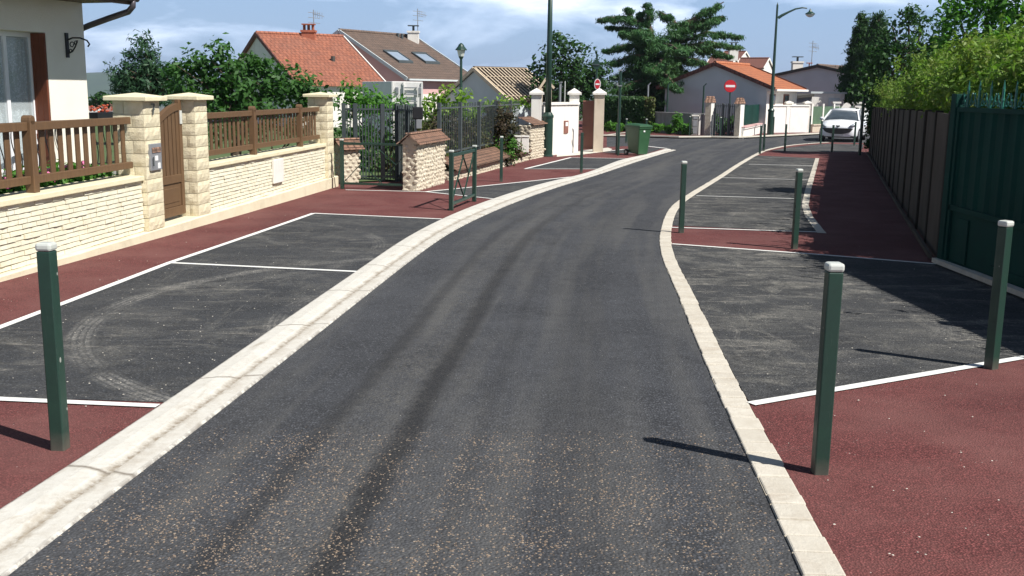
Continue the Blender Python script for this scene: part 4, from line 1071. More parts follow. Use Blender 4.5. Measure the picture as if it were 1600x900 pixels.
def post_tall():
    p=gp(965.5,243.5); y=p.y; t=thing('sign_post','tall bare green sign post with clamps next to the wheelie bin','post',(p.x,y,g(y)))
    zt=at(965,110,y).z
    m=MB(); m.cyl((p.x,y,g(y)),(p.x,y,zt),.045,12); m.build('pole','green_metal',t)
    m=MB(); m.box(p.x-.09,p.x+.05,y-.06,y-.03,zt-.01,zt+.03); z=at(965,134,y).z; m.box(p.x-.09,p.x+.06,y-.065,y+.05,z-.015,z+.015); z=at(965,132,y).z; m.box(p.x-.12,p.x-.07,y-.065,y-.02,z-.02,z+.05); m.build('clamp','box_grey',t)
post_tall()
for u,v0,y,lab,cat in ((875.5,129,41,'thin grey roof vent pipe rising behind the white wall, left of two','pipe'),(883,127,41,'thin white rod rising behind the white wall, right of two','rod')):
    a=at(u,v0,y); t=thing('vent_pipe' if cat=='pipe' else 'thin_rod',lab,cat,(a.x,y,g(y)))
    m=MB(); m.cyl((a.x,y,g(y)),(a.x,y,a.z),.045 if cat=='pipe' else .02,8)
    if cat=='pipe': m.cyl((a.x,y,a.z),(a.x,y,a.z+.03),.09,8)
    m.build('tube','box_grey' if cat=='pipe' else 'cap_white',t)
pd=gp(1343,243); 
def tall_dark_post():
    y=pd.y; zt=at(1346,136,y).z; t=thing('sign_post','tall thin dark post in front of the right side of the white car','post',(pd.x,y,g(y)))
    m=MB(); m.cyl((pd.x,y,g(y)),(pd.x,y,zt),.055,12); m.build('pole','green_metal',t)
    m=MB(); m.cyl((pd.x,y,zt),(pd.x,y,zt+.03),.06,12); m.build('pole_cap','box_grey',t)
tall_dark_post()

# ------------------------------------------------------------ wheelie bin
def wheelie():
    p=gp(996,243); x,y=p.x,p.y; z=g(y)+LZ; yaw=R(38)
    t=thing('wheelie_bin','green two wheeled refuse bin with closed lid at the pavement corner','bin',(x,y,z),yaw)
    # local: front towards -y, wheels at +y
    m=MB(); m.hexa([(-.22,-.25,.03),(.22,-.25,.03),(.22,.22,.10),(-.22,.22,.10),(-.285,-.34,.94),(.285,-.34,.94),(.285,.34,.94),(-.285,.34,.94)])
    b=m.build('body','bin',t,local=True,bevel=.03)
    m=MB(); m.box(-.30,.30,-.36,.36,.885,.945); m.build('rim','bin',t,local=True,bevel=.012)
    m=MB(); m.add([(-.30,-.38,.947),(.30,-.38,.947),(.30,.36,.947),(-.30,.36,.947),(-.29,-.37,.985),(.29,-.37,.985),(.29,.36,1.01),(-.29,.36,1.01),(-.2,-.24,1.03),(.2,-.24,1.03),(.2,.26,1.05),(-.2,.26,1.05)],
        [(3,2,1,0),(0,1,5,4),(1,2,6,5),(2,3,7,6),(3,0,4,7),(4,5,9,8),(5,6,10,9),(6,7,11,10),(7,4,8,11),(8,9,10,11)]); m.build('lid','bin',t,local=True,bevel=.01)
    m=MB(); m.cyl((-.26,.42,.93),(.26,.42,.93),.016,8); 
    for s in (-.24,.24): m.bar((s,.34,.90),(s,.42,.93),.03,.03)
    m.build('handle','bin',t,local=True)
    for s in (-1,1):
        m=MB(); m.cyl((s*.245,.26,.10),(s*.295,.26,.10),.10,18); w=m.build('wheel','rubber',t,local=True,bevel=.01)
        m=MB(); m.cyl((s*.296,.26,.10),(s*.300,.26,.10),.045,12); m.build('hub','box_grey',w,local=True)
    m=MB(); m.box(-.09,-.02,-.345,-.335,.78,.83); m.build('sticker','paper',t,local=True)
wheelie()

# ------------------------------------------------------------ concrete slab fence and green gate, right
FF=frame((4.86,11.62,0),(13.06-4.86,38.4-11.62)); LF=math.hypot(13.06-4.86,38.4-11.62)
def slab_fence():
    t=thing('slab_fence','weathered grey brown concrete slab fence along the shaded right pavement','fence',(8,22,g(22)))
    step=1.72; n=int(LF/step); gz=lambda y: g((FF@Vector((0,y,0))).y)
    rnd=random.Random(8)
    for i in range(n+1):
        y=.35+i*step; m=MB(FF); z=gz(y); zt=-.20-.27*min(1,y/LF)
        m.box(-.025,.07,y-.06,y+.06,z-.3,zt+.03); m.build('post','slab_post',t,bevel=.01)
    for i in range(n):
        y=.35+i*step; z0=gz(y); z1=gz(y+step); zt=-.20-.27*min(1,(y+step/2)/LF); k=1
        e=rnd.uniform(-.01,.01)
        m=MB(FF); m.hexa([(-.0+e,y+.06,z0-.1),(.05+e,y+.06,z0-.1),(.05+e,y+step-.06,z1-.1),(0+e,y+step-.06,z1-.1),(e,y+.06,zt),(.05+e,y+.06,zt),(.05+e,y+step-.06,zt),(e,y+step-.06,zt)])
        m.build('slab','slab',t)
    m=MB(FF); m.hexa([(-.12,.1,gz(0)-.2),(-.02,.1,gz(0)-.2),(-.02,LF,gz(LF)-.2),(-.12,LF,gz(LF)-.2),(-.12,.1,gz(0)+.10),(-.02,.1,gz(0)+.09),(-.02,LF,gz(LF)+.09),(-.12,LF,gz(LF)+.10)]) if False else None
slab_fence()
line('kerb',[(FF@Vector((-.09,y,0))) for y in (.3,6,12,18,24,27.5)],.04,RZ+.03,'slab',h=.05)
def green_gate():
    x=4.86; ya,yb=11.55,5.2; 
    t=thing('metal_gate','bottle green sheet metal gate with spiked curly top, right edge','gate',(x,9,g(9)))
    m=MB(); m.box(x-.06,x+.06,11.47,11.60,-2.1,.02); m.build('post','green_gate',t,bevel=.006)
    m=MB(); m.box(x-.06,x+.06,7.30,7.42,-2.1,.02); m.build('post','green_gate',t,bevel=.006)
    zt=-.17; zm=-1.24; zb=-1.84
    m=MB(); n=int((ya-yb)/.045); v=[];f=[]
    for i in range(n+1):
        y=ya-.09-(ya-yb-.09)*i/n; ph=i%6; dx={0:-.03,1:-.03,2:0,3:0,4:0,5:-.0}[ph]
        v+=[(x+dx,y,zm),(x+dx,y,zt)]
    for i in range(n): f.append((2*i,2*i+1,2*i+3,2*i+2))
    m.add(v,f); o=m.build('ribbed_sheet','green_gate',t); mo=o.modifiers.new('s','SOLIDIFY'); mo.thickness=.003
    m=MB(); m.box(x-.012,x+.012,yb,ya-.09,zb+.04,zm); m.build('lower_sheet','green_gate',t)
    m=MB()
    for z,h in ((zt,.05),(zm,.06),(zb,.05)): m.box(x-.045,x+.02,yb,ya-.08,z,z+h)
    m.box(x-.045,x+.02,ya-.15,ya-.09,zb+.05,zt)
    m.box(x-.03,x-.013,ya-.6,ya-.35,-1.78,-1.30)
    m.build('frame','green_gate',t,bevel=.004)
    m=MB(); m.box(x-.036,x-.015,yb,ya-1.2,-1.72,-1.68); m.build('brace','green_gate',t)
    y=ya-.24; k=0
    while y>yb:
        m=MB(); m.tube([(x,y,zt+.04),(x,y,zt+.24),(x,y,zt+.33)],[.013,.013,.002],6)
        m.box(x-.012,x+.012,y-.02,y+.02,zt+.13,zt+.15); m.build('spike','green_spike',t)
        m=MB()
        for s in (-1,1):
            m.tube([(x,y+s*(.035+.075*math.sin(a/2.2)),zt+.06+.085*(1-math.cos(a))*.8) for a in [j*.45 for j in range(9)]],.009,5)
            m.tube([(x,y+s*.09+.03*math.cos(a),zt+.10+.03*math.sin(a)) for a in [j*.7 for j in range(9)]],.007,5)
        m.build('scroll','green_spike',t)
        y-=.27
green_gate()

# ------------------------------------------------------------ white car
def car():
    p=gp(1327,222.5); x,y=p.x,p.y; yaw=R(-25)
    t=thing('parked_car','small white hatchback car facing the camera on the right','car',(x+.3,y+1.9,g(y)+.012),yaw)
    def loft(st):
        m=MB(); n=len(st[0][1]); v=[];f=[]
        for yy,pr in st:
            for (a,b_) in pr: v.append((a,yy,b_))
            for (a,b_) in reversed(pr): v.append((-a,yy,b_))
        k=2*n
        for i in range(len(st)-1):
            for j in range(k): f.append((i*k+j,i*k+(j+1)%k,(i+1)*k+(j+1)%k,(i+1)*k+j))
        f.append(tuple(range(k))); f.append(tuple((len(st)-1)*k+j for j in reversed(range(k)))); m.add(v,f); return m
    pr=lambda w,zb,zm,zt: [(0.01,zb),(w*.9,zb),(w,zb+.12),(w*1.0,zm),(w*.93,zt-.04),(w*.6,zt),(0.01,zt+.03)]
    st=[(-2.02,pr(.55,.27,.45,.62)),(-1.97,pr(.70,.22,.50,.72)),(-1.80,pr(.81,.19,.58,.82)),(-1.45,pr(.85,.18,.66,.91)),(-1.0,pr(.865,.18,.72,.98)),
        (-.2,pr(.87,.18,.74,.99)),(1.2,pr(.87,.18,.76,1.0)),(1.75,pr(.83,.20,.74,.98)),(1.98,pr(.74,.28,.62,.90))]
    b=loft(st).build('body','carpaint',t,local=True,smooth=True)
    cg=lambda w0,w1,z0,z1:[(0.01,z0),(w0,z0),(w1,z1-.03),(w1*.8,z1),(0.01,z1+.02)]
    m=loft([(-1.05,cg(.78,.74,.93,1.0)),(-.75,cg(.78,.68,.93,1.17)),(-.25,cg(.79,.60,.93,1.40)),(.0,cg(.79,.59,.93,1.45)),(1.1,cg(.79,.58,.93,1.46)),(1.5,cg(.77,.60,.93,1.36)),(1.9,cg(.70,.66,.93,1.02))])
    m.build('windows','dark_glass',t,local=True,smooth=True)
    m=loft([(-.30,[(0.01,1.37),(.56,1.36),(.605,1.38),(.60,1.42),(0.01,1.445)]),(.0,[(0.01,1.40),(.56,1.39),(.61,1.41),(.60,1.465),(0.01,1.49)]),(1.1,[(0.01,1.40),(.56,1.39),(.60,1.41),(.59,1.475),(0.01,1.50)]),(1.5,[(0.01,1.32),(.56,1.32),(.62,1.33),(.60,1.39),(0.01,1.41)])])
    m.build('roof','carpaint',t,local=True,smooth=True)
    for s in (-1,1):
        m=MB(); m.bar((s*.80,-1.08,.97),(s*.60,-.26,1.41),.06,.045); m.build('front_pillar','carpaint',t,local=True); m=MB(); m.bar((s*.60,1.45,1.38),(s*.72,1.9,.98),.07,.05); m.build('rear_pillar','carpaint',t,local=True); m=MB(); m.bar((s*.81,.25,.98),(s*.61,.22,1.42),.04,.05); m.build('middle_pillar','carpaint',t,local=True)
        m=MB(); m.add([(s*.46,-2.005 if False else -1.985,.62),(s*.76,-1.86,.66),(s*.83,-1.62,.84),(s*.74,-1.66,.87),(s*.52,-1.90,.73),(s*.46,-1.8,.60),(s*.74,-1.70,.62),(s*.78,-1.5,.80),(s*.70,-1.55,.82),(s*.5,-1.75,.7)],[(0,1,2,3,4),(9,8,7,6,5),(0,5,6,1),(1,6,7,2),(2,7,8,3),(3,8,9,4),(4,9,5,0)])
        for i,q in enumerate(m.v): m.v[i]=q+Vector((0,-.03,.0))
        m=MB(); m.rock((0,0,0),(.20,.10,.075),random.Random(5)); RY=Euler((0,-s*R(28),s*R(28))).to_matrix(); m.v=[RY@q+Vector((s*.64,-1.93,.75)) for q in m.v]
        m.build('headlight','car_lamp',t,local=True,smooth=True)
        m=MB(); m.rock((s*.95,-.72,1.02),(.11,.07,.075),random.Random(2)); m.build('mirror','carpaint',t,local=True,smooth=True)
        for yy in (-1.28,1.3):
            m=MB(); m.cyl((s*.66,yy,.30),(s*.875,yy,.30),.305,22); w=m.build('wheel','rubber',t,local=True)
            m=MB(); m.cyl((s*.876,yy,.30),(s*.885,yy,.30),.20,16); m.build('rim','box_grey',w,local=True)
    # smiling grille, number plate, badge
    m=MB(); n=14; v=[]
    top=[(-.67+1.34*i/n,.625) for i in range(n+1)]; bot=[(-.67+1.34*i/n,.60-.24*math.sqrt(max(0,1-(2*i/n-1)**2))) for i in range(n+1)]
    yy=lambda xx:-2.085+ .09*(abs(xx)/.67)**3
    for (a,b_) in top: v.append((a,yy(a),b_))
    for (a,b_) in bot: v.append((a,yy(a)-.0,b_-.005))
    m.add(v,[(i,n+1+i,n+2+i,i+1) for i in range(n)]); o=m.build('grille','car_black',t,local=True); mo=o.modifiers.new('s','SOLIDIFY'); mo.thickness=.05; mo.offset=-1
    m=MB(); m.box(-.26,.26,-2.11,-2.06,.26,.36); m.build('number_plate','box_grey',t,local=True)
    m=MB(); m.add([(-.10,-2.02,.75),(.10,-2.02,.75),(.08,-2.01,.69),(0,-2.03,.655),(-.08,-2.01,.69),(0,-2.035,.71)],[(0,1,5),(1,2,5),(2,3,5),(3,4,5),(4,0,5)]); m.build('badge','dark_metal',t,local=True)
    m=MB(); m.box(-.72,.72,-1.99,-1.9,.20,.27); m.build('lower_lip','car_black',t,local=True)
car()

# ------------------------------------------------------------ houses
def gable_house(label,r1,r2,e1,e2,gz,wall,roof,over=.25,rake='render_white',rake2=None,name='house',cat='house',loc=None,group=None,roofname='roof'):
    r1,r2,e1,e2=[Vector(q) for q in (r1,r2,e1,e2)]; zr=(r1.z+r2.z)/2; ze=(e1.z+e2.z)/2
    r1.z=r2.z=zr; e1.z=e2.z=ze; b1=2*r1-e1; b2=2*r2-e2; b1.z=b2.z=ze
    t=thing(name,label,cat,(r1.x,r1.y,gz),0,group)
    a=(r2-r1).normalized(); s=(e1-r1); s.z=0; Ls=s.length; s.normalize(); sl=(zr-ze)/Ls
    def P(base,u,w,z): q=base+a*u+s*w; return Vector((q.x,q.y,z))
    La=(r2-r1).length; c1,c2=.12,La-.12; hw=Ls-over; zw=ze+over*sl-.06
    m=MB(); pts=[P(r1,c1,-hw,0),P(r1,c1,hw,0),P(r1,c2,hw,0),P(r1,c2,-hw,0)]
    for (i,j) in ((1,2),(3,0)): 
        p,q=pts[i],pts[j]; m.quad((p.x,p.y,gz),(q.x,q.y,gz),(q.x,q.y,zw),(p.x,p.y,zw))
    for u in (c1,c2):
        p,q=P(r1,u,-hw,0),P(r1,u,hw,0); k=P(r1,u,0,zr-.08); m.quad((p.x,p.y,gz),(q.x,q.y,gz),(q.x,q.y,zw),tuple(k),(p.x,p.y,zw))
    m.build('wall',wall,t)
    if roof:
        m=MB()
        for sg in (1,-1):
            A=[P(r1,0,0,zr),P(r1,La,0,zr),P(r1,La,sg*Ls,ze),P(r1,0,sg*Ls,ze)]; m.hexa([q-Vector((0,0,.12)) for q in A]+A)
        rf=m.build(roofname,roof,t)
        for sg in (1,-1):
            for u in (-.03,La+.03): m=MB(); m.bar(P(r1,u,0,zr-.04),P(r1,u,sg*Ls,ze-.04),.07,.20); m.build('rake_board',rake if u<0 or not rake2 else rake2,t)
        m=MB(); m.tube([P(r1,0,0,zr+.02),P(r1,La,0,zr+.02)],.11,6); m.build('ridge_tiles',roof,rf)
    return t,P,dict(r1=r1,a=a,s=s,La=La,Ls=Ls,zr=zr,ze=ze,zw=zw,hw=hw,c1=c1,c2=c2)
def sloped(u,v,Y): return at(u,v,Y)
# orange tiled house
r1=at(400,52,60); r2=at(536,56.5,63); sd2=Vector((r2.y-r1.y,-(r2.x-r1.x),0)).normalized(); ez=at(450,130,55).z
hA,PA,dA=gable_house('house with orange tiled roof and red chimney behind the broad leafy tree',r1,r2,r1+sd2*5.6+Vector((0,0,ez-r1.z)),r2+sd2*5.6+Vector((0,0,ez-r2.z)),-2.6,'render_white','tile_orange',rake='tile_redbrown',rake2='render_white')
def chimney(t,c,w,h,mat,pots=3,aerial=None):
    c=Vector(c); m=MB(); m.box(c.x-w/2,c.x+w/2,c.y-w*.35,c.y+w*.35,c.z-.8,c.z+h); 
    m.box(c.x-w/2-.05,c.x+w/2+.05,c.y-w*.35-.05,c.y+w*.35+.05,c.z+h-.12,c.z+h); ch=m.build('chimney',mat,t)
    m=MB()
    for i in range(pots): xx=c.x-w/2+w*(i+.5)/pots; m.cyl((xx,c.y,c.z+h),(xx,c.y,c.z+h+.3),w*.11,8)
    m.box(c.x-w/2,c.x+w/2,c.y-w*.3,c.y+w*.3,c.z+h+.3,c.z+h+.36)
    m.build('chimney_pot','brick' if mat!='render_white' else 'dark_metal',ch)
    if aerial:
        m=MB(); hx=aerial; p=c+Vector((w*.4,0,h)); m.cyl(p,p+Vector((0,0,hx)),.03,5)
        for k in range(3): z=hx-.15-k*.28; m.bar(p+Vector((-.3,-.1,z)),p+Vector((.35,.1,z-.05)),.03,.03)
        m.bar(p+Vector((-.05,0,hx*.8)),p+Vector((.55,.3,hx*.8-.12)),.03,.03)
        for k in range(4): q=p+Vector((.1+.12*k,.05*k,hx*.8-.03*k)); m.cyl(q+Vector((0,0,-.18)),q+Vector((0,0,.18)),.012,4)
        m.build('aerial','box_grey',ch)
cA=at(482.5,55,61.6); chimney(hA,cA,.75,.28,'brick',3,1.15)
m=MB(); q=PA(dA['r1'],dA['La']*.62,3.0,0); z=dA['zr']-(dA['zr']-dA['ze'])*3.0/dA['Ls']; m.cyl((q.x,q.y,z-.2),(q.x,q.y,z+.25),.12,8); m.build('roof_vent','roof_dark',hA)
# brown tiled house with two roof windows
r1=at(530,46,64); r2=at(647,58,70); sd2=Vector((r2.y-r1.y,-(r2.x-r1.x),0)).normalized(); ez=.56
hB,PB,dB=gable_house('house with brown tiled roof, two roof windows and pink walls',r1,r2,r1+sd2*5.2+Vector((0,0,ez-r1.z)),r2+sd2*5.2+Vector((0,0,ez-r2.z)),-2.8,'render_pink','tile_brown',rake='render_grey')
cB=at(646,62,69); chimney(hB,cB,.7,.55,'render_white',1,1.4)
cB2=at(622,52,68.3); m=MB(); m.cyl(cB2-Vector((0,0,.5)),cB2,.10,6); m.cyl(cB2+Vector((.25,0,-.5)),cB2+Vector((.25,0,-.03)),.10,6); m.build('roof_vent','dark_metal',hB)
def skylight(t,P,d,u0,w0,wu,ww):
    z=lambda w: d['zr']-(d['zr']-d['ze'])*w/d['Ls']; up=Vector((0,0,1))
    def q(u,w,h): p=P(d['r1'],u,w,z(w)+h); return p
    m=MB(); 
    for (a,b_,c,e) in ((u0,u0+wu,w0,w0+.12),(u0,u0+wu,w0+ww-.12,w0+ww),(u0,u0+.10,w0+.12,w0+ww-.12),(u0+wu-.10,u0+wu,w0+.12,w0+ww-.12)):
        m.hexa([q(a,c,0),q(b_,c,0),q(b_,e,0),q(a,e,0),q(a,c,.12),q(b_,c,.12),q(b_,e,.12),q(a,e,.12)])
    f=m.build('roof_window','dark_metal',t)
    m=MB(); m.hexa([q(u0+.1,w0+.12,.03),q(u0+wu-.1,w0+.12,.03),q(u0+wu-.1,w0+ww-.12,.03),q(u0+.1,w0+ww-.12,.03),q(u0+.1,w0+.12,.07),q(u0+wu-.1,w0+.12,.07),q(u0+wu-.1,w0+ww-.12,.07),q(u0+.1,w0+ww-.12,.07)]); m.build('pane','sky_glass',f)
skylight(hB,PB,dB,1.35,2.25,1.35,1.25); skylight(hB,PB,dB,4.0,2.3,1.45,1.15)
# its front wall: pale plinth storey, window
def wall_patch(t,P,d,u0,u1,z0,z1,mat,nm,out=.03,side=1):
    m=MB(); a=[P(d['r1'],u0,side*(d['hw']),0),P(d['r1'],u1,side*(d['hw']),0),P(d['r1'],u1,side*(d['hw']+out),0),P(d['r1'],u0,side*(d['hw']+out),0)]
    m.hexa([(p.x,p.y,z0) for p in a]+[(p.x,p.y,z1) for p in a]); return m.build(nm,mat,t)
wall_patch(hB,PB,dB,.15,dB['La']-.15,-2.8,-.35,'render_white','lower_wall')
w=wall_patch(hB,PB,dB,3.1,4.3,-1.4,-.45,'shutter','window',.06); wall_patch(hB,PB,dB,3.25,4.15,-1.3,-.55,'sky_glass','pane',.07)
g1=wall_patch(hB,PB,dB,0,dB['La'],dB['ze']-.12,dB['ze']-.02,'render_grey','gutter_pipe',.42)
# annex to its right
def annex():
    a=at(726,140,68); m=MB(); t=thing('annex','small white annex with brown tiled lean-to roof at the right end of the pink house','annex',(a.x,68,-2.6))
    b_=at(742,140,68); m.box(a.x,b_.x,67.5,71,-2.8,a.z); m.build('wall','render_white',t)
    m=MB(); m.hexa([(a.x-.1,67.2,a.z),(b_.x+.35,67.2,a.z),(b_.x+.35,71,a.z+.0),(a.x-.1,71,a.z),(a.x-.1,67.2,a.z+.08),(b_.x+.35,67.2,a.z+.08),(b_.x-.3,71,a.z+.75),(a.x-.1,71,a.z+.75)]); m.build('roof','tile_brown',t)
annex()
# unfinished roof
r1=at(740,107,60); r2=at(822,108,62); sd2=Vector((r2.y-r1.y,-(r2.x-r1.x),0)).normalized(); ez=at(791,157,57).z
hC,PC,dC=gable_house('grey house with bare wooden rafters and battens, roof not yet tiled',r1,r2,r1+sd2*3.7+Vector((0,0,ez-r1.z)),r2+sd2*3.7+Vector((0,0,ez-r2.z)),-2.6,'render_grey','felt',rake='batten',over=.1)
for i in range(15):
    u=.05+(dC['La']-.1)*i/14; m=MB()
    for sg in (1,): m.bar(PC(dC['r1'],u,0,dC['zr']+.07),PC(dC['r1'],u,sg*dC['Ls'],dC['ze']+.07),.06,.05)
    m.build('rafter','batten',hC)
for i in range(4):
    w_=.15+i*1.1; z=dC['zr']-(dC['zr']-dC['ze'])*w_/dC['Ls']+.135; m=MB(); m.bar(PC(dC['r1'],0,w_,z),PC(dC['r1'],dC['La'],w_,z),.03,.02); m.build('batten','batten',hC)
# low timber frame next to it
def small_frame():
    t=thing('roof_frame','small pale timber gable frame left of the dark leafy tree','timber frame',at(850,150,56)); 
    for k in range(3):
        y=56+k*.5; m=MB(); m.bar(at(842,140,y),at(853,123,y),.08,.12); m.bar(at(853,123,y),at(866,138,y),.08,.12); m.build('rafter','batten',t)
    m=MB(); 
    for u in (846,860): a=at(u,138,56.5); m.box(a.x-.06,a.x+.06,56.0,57.0,-2.3,a.z)
    m.build('post','batten',t)
small_frame()
# white box trailer behind the bush
def box_trailer():
    y=38.0; a=at(612,127,y); b_=at(661,125,y); z1=a.z; z0=-1.9; L=5.5
    t=thing('box_trailer','white box trailer with ladder rungs on its rear behind the dark metal gate','trailer',(a.x,y,g(y)))
    d=Vector((-.33,.945,0)); w=b_-a; w.z=0
    A=Vector((a.x,a.y,0)); B=Vector((b_.x,b_.y,0)); m=MB(); m.hexa([(q.x,q.y,z0) for q in (A,B,B+d*L,A+d*L)]+[(q.x,q.y,z1) for q in (A,B,B+d*L,A+d*L)]); m.build('box_body','sheet_white',t,bevel=.03)
    m=MB(); X=lambda k,z,o=.02:(A.x+(B.x-A.x)*k,A.y-o,z); H=z1-z0
    for k in (.03,.38,.97): m.box(X(k,0)[0]-.03,X(k,0)[0]+.03,A.y-.05,A.y-.004,z0+.02,z1-.02)
    m.build('door_post','sheet_white',t)
    for i in range(5):
        z=z1-.22-i*.24; m=MB(); m.box(X(.40,0)[0],X(.82,0)[0],A.y-.09,A.y-.05,z-.02,z+.02); m.build('rung','box_grey',t)
    m=MB(); m.box(X(.40,0)[0]-.02,X(.40,0)[0]+.01,A.y-.09,A.y-.05,z0+.1,z1-.1); m.box(X(.82,0)[0],X(.82,0)[0]+.03,A.y-.09,A.y-.05,z0+.1,z1-.1); m.build('ladder_side','sheet_white',t)
    for k in (.17,.90): m=MB(); m.box(X(k,0)[0]-.06,X(k,0)[0]+.06,A.y-.06,A.y-.004,z1-.45,z1-.2); m.build('lamp','box_grey',t,bevel=.02)
    for s in (1.2,4.2):
        q=(A+B)/2+d*s; m=MB(); m.cyl((q.x-.6,q.y-.1,g(y)+.35),(q.x+.6,q.y+.1,g(y)+.35),.35,16); m.build('wheel','rubber',t)
box_trailer()
# right: pale gable house with bright orange roof
r1=at(1117,99,58); r2=at(1170,101.5,62); sd2=Vector((r2.y-r1.y,-(r2.x-r1.x),0)).normalized(); ez=at(1203,138,56.2).z
hD,PD,dD=gable_house('house with bright orange roof and pale grey gable behind the round no entry sign',r1,r2,r1+sd2*3.5+Vector((0,0,ez-r1.z)),r2+sd2*3.5+Vector((0,0,ez-r2.z)),-2.4,'render_grey','tile_bright',rake='tile_redbrown',over=.5)
wall_patch(hD,PD,dD,.10,dD['La']-.1,-2.3,dD['zw'],'render_white','front_wall',.03)
for u0,u1 in ((.5,1.3),(2.6,3.4)):
    wall_patch(hD,PD,dD,u0,u1,-.65,-.05,'shutter','window',.07); wall_patch(hD,PD,dD,u0+.1,u1-.1,-.58,-.12,'dark_glass','pane',.09)
wall_patch(hD,PD,dD,0,dD['La']+.1,dD['ze']-.14,dD['ze']-.03,'render_white','gutter_pipe',.62)
# red brown roofs behind
def quick_house(ul,vl,ur,vr,Y,dY,L,ve,label,wall,roof,gz=-2.8,**k):
    r1=at(ul,vl,Y); r2=at(ur,vr,Y+dY); s=Vector((r2.y-r1.y,-(r2.x-r1.x),0)).normalized(); e=r1+s*L; z=at(ul,ve,e.y).z
    return gable_house(label,r1,r2,Vector((e.x,e.y,z)),Vector(((r2+s*L).x,(r2+s*L).y,z)),gz,wall,roof,**k)
quick_house(1110,90,1150,89,130,-1.6,2.1,106,'left one of two white houses with red brown roofs behind the bright orange roof','render_white','tile_redbrown')
quick_house(1157,91,1202,91,132,-1.8,2.1,106,'right one of two white houses with red brown roofs behind the bright orange roof','render_white','tile_redbrown')
t_,P_,d_=quick_house(1132,80,1166,81,150,-1.5,3.5,96,'farther house with red brown roof showing above the pair of red brown roofs','render_white','tile_redbrown')
chimney(t_,at(1146,81,98.5),.8,.5,'render_white',2)
tF,PF,dF=quick_house(1277,104,1330,104,74,5,3.6,118,'large grey block house with shallow brown roof behind the far white wall','render_grey','tile_brown',rake='roof_dark',over=.1)
chimney(tF,at(1245,112,79),.75,.75,'render_white',1)
chimney(tF,at(1264,108,77),.4,.1,'box_grey',1,1.9)
def shed():
    y=63; a=at(1206,156,y); b_=at(1269,148,y); t=thing('shed','low grey shed with sloping dark roof edge behind the far white wall','shed',(a.x,y,g(y)))
    m=MB(); m.hexa([(a.x,y,-2.3),(b_.x,y,-2.3),(b_.x,y+3,-2.3),(a.x,y+3,-2.3),(a.x,y,a.z-.1),(b_.x,y,b_.z-.1),(b_.x,y+3,b_.z-.1),(a.x,y+3,a.z-.1)]); m.build('wall','render_dark',t)
    m=MB(); m.hexa([(a.x-.1,y-.15,a.z-.1),(b_.x+.1,y-.15,b_.z-.1),(b_.x+.1,y+3.1,b_.z-.1),(a.x-.1,y+3.1,a.z-.1),(a.x-.1,y-.15,a.z+.06),(b_.x+.1,y-.15,b_.z+.06),(b_.x+.1,y+3.1,b_.z+.06),(a.x-.1,y+3.1,a.z+.06)]); m.build('roof','roof_dark',t)
    y=66; a=at(1269,146,y); b_=at(1290,146,y); t=thing('outbuilding','small white outbuilding with grey door behind the green fence panels','outbuilding',(a.x,y,g(y)))
    m=MB(); m.box(a.x,b_.x+1.2,y,y+3,-2.3,a.z); m.build('wall','render_white',t)
    m=MB(); m.box(a.x-.1,b_.x+1.3,y-.1,y+3.1,a.z,a.z+.12); m.build('roof','render_grey',t)
    m=MB(); m.box(b_.x+.2,b_.x+.9,y-.05,y-.003,-2.2,a.z-.25); m.build('door','render_grey',t)
shed()

# ------------------------------------------------------------ walls and gates across the junction
def cap_pillar(uL,uM,uR,vt,vb,label):
    p=gp(uM,vb); y=p.y; s=y/F_PX; w=(uM-uL)*s; d=.5; x1=at(uM,vb,y).x; zt=at(uM,vt,y).z
    t=thing('gate_pillar',label,'pillar',(x1-w/2,y+d/2,g(y)),0,'gate pillars with clay caps across the junction')
    # turned so that one face is lit: quadrilateral footprint
    w2=(uR-uM)*s; q=[(x1-w,y+.12),(x1,y),(x1+w2,y+.22),(x1+w2-w,y+.34)]
    m=MB(); m.prism(q,g(y)-.2,zt-.25); m.build('shaft','render_white',t)
    m=MB(); m.extr([(x1-w+.01,y+.108,g(y)),(x1-.01,y-.012,g(y)),(x1-.01,y-.012,zt-.27),(x1-w+.01,y+.108,zt-.27)],(0,.008,0)); m.build('stone_facing','rubble',t)
    c=Vector((sum(a for a,b_ in q)/4,sum(b_ for a,b_ in q)/4,0)); Q=[c+(Vector((a,b_,0))-c)*1.28 for a,b_ in q]; z=zt-.25
    mid1=(Q[0]+Q[3])/2; mid2=(Q[1]+Q[2])/2
    m=MB(); m.add([(k.x,k.y,z) for k in Q]+[(mid1.x,mid1.y,zt+.05),(mid2.x,mid2.y,zt+.05)],[(3,2,1,0),(0,1,5,4),(2,3,4,5),(1,2,5),(3,0,4)]); m.build('clay_cap','tile_coping',t)
    return (x1+w2,y+.22)
cap_pillar(1100.5,1109,1116,152,214.5,'clay capped pillar left of the dark barred gate across the junction')
cap_pillar(1147,1154.5,1162,154,217,'clay capped pillar with plate right of the dark barred gate across the junction')
cap_pillar(1186,1192,1200,151,208.5,'clay capped pillar at the right end of the dark green fence panel')
ga=gp(1116,214.5); gb=gp(1148,216.5)
bar_fence('barred_gate','dark barred gate with plants behind it between two clay capped pillars','gate',(ga.x,ga.y+.15),(gb.x,gb.y+.15),-2.1,at(1130,162,51).z,.13,[.02,.55,.98],r=.018)
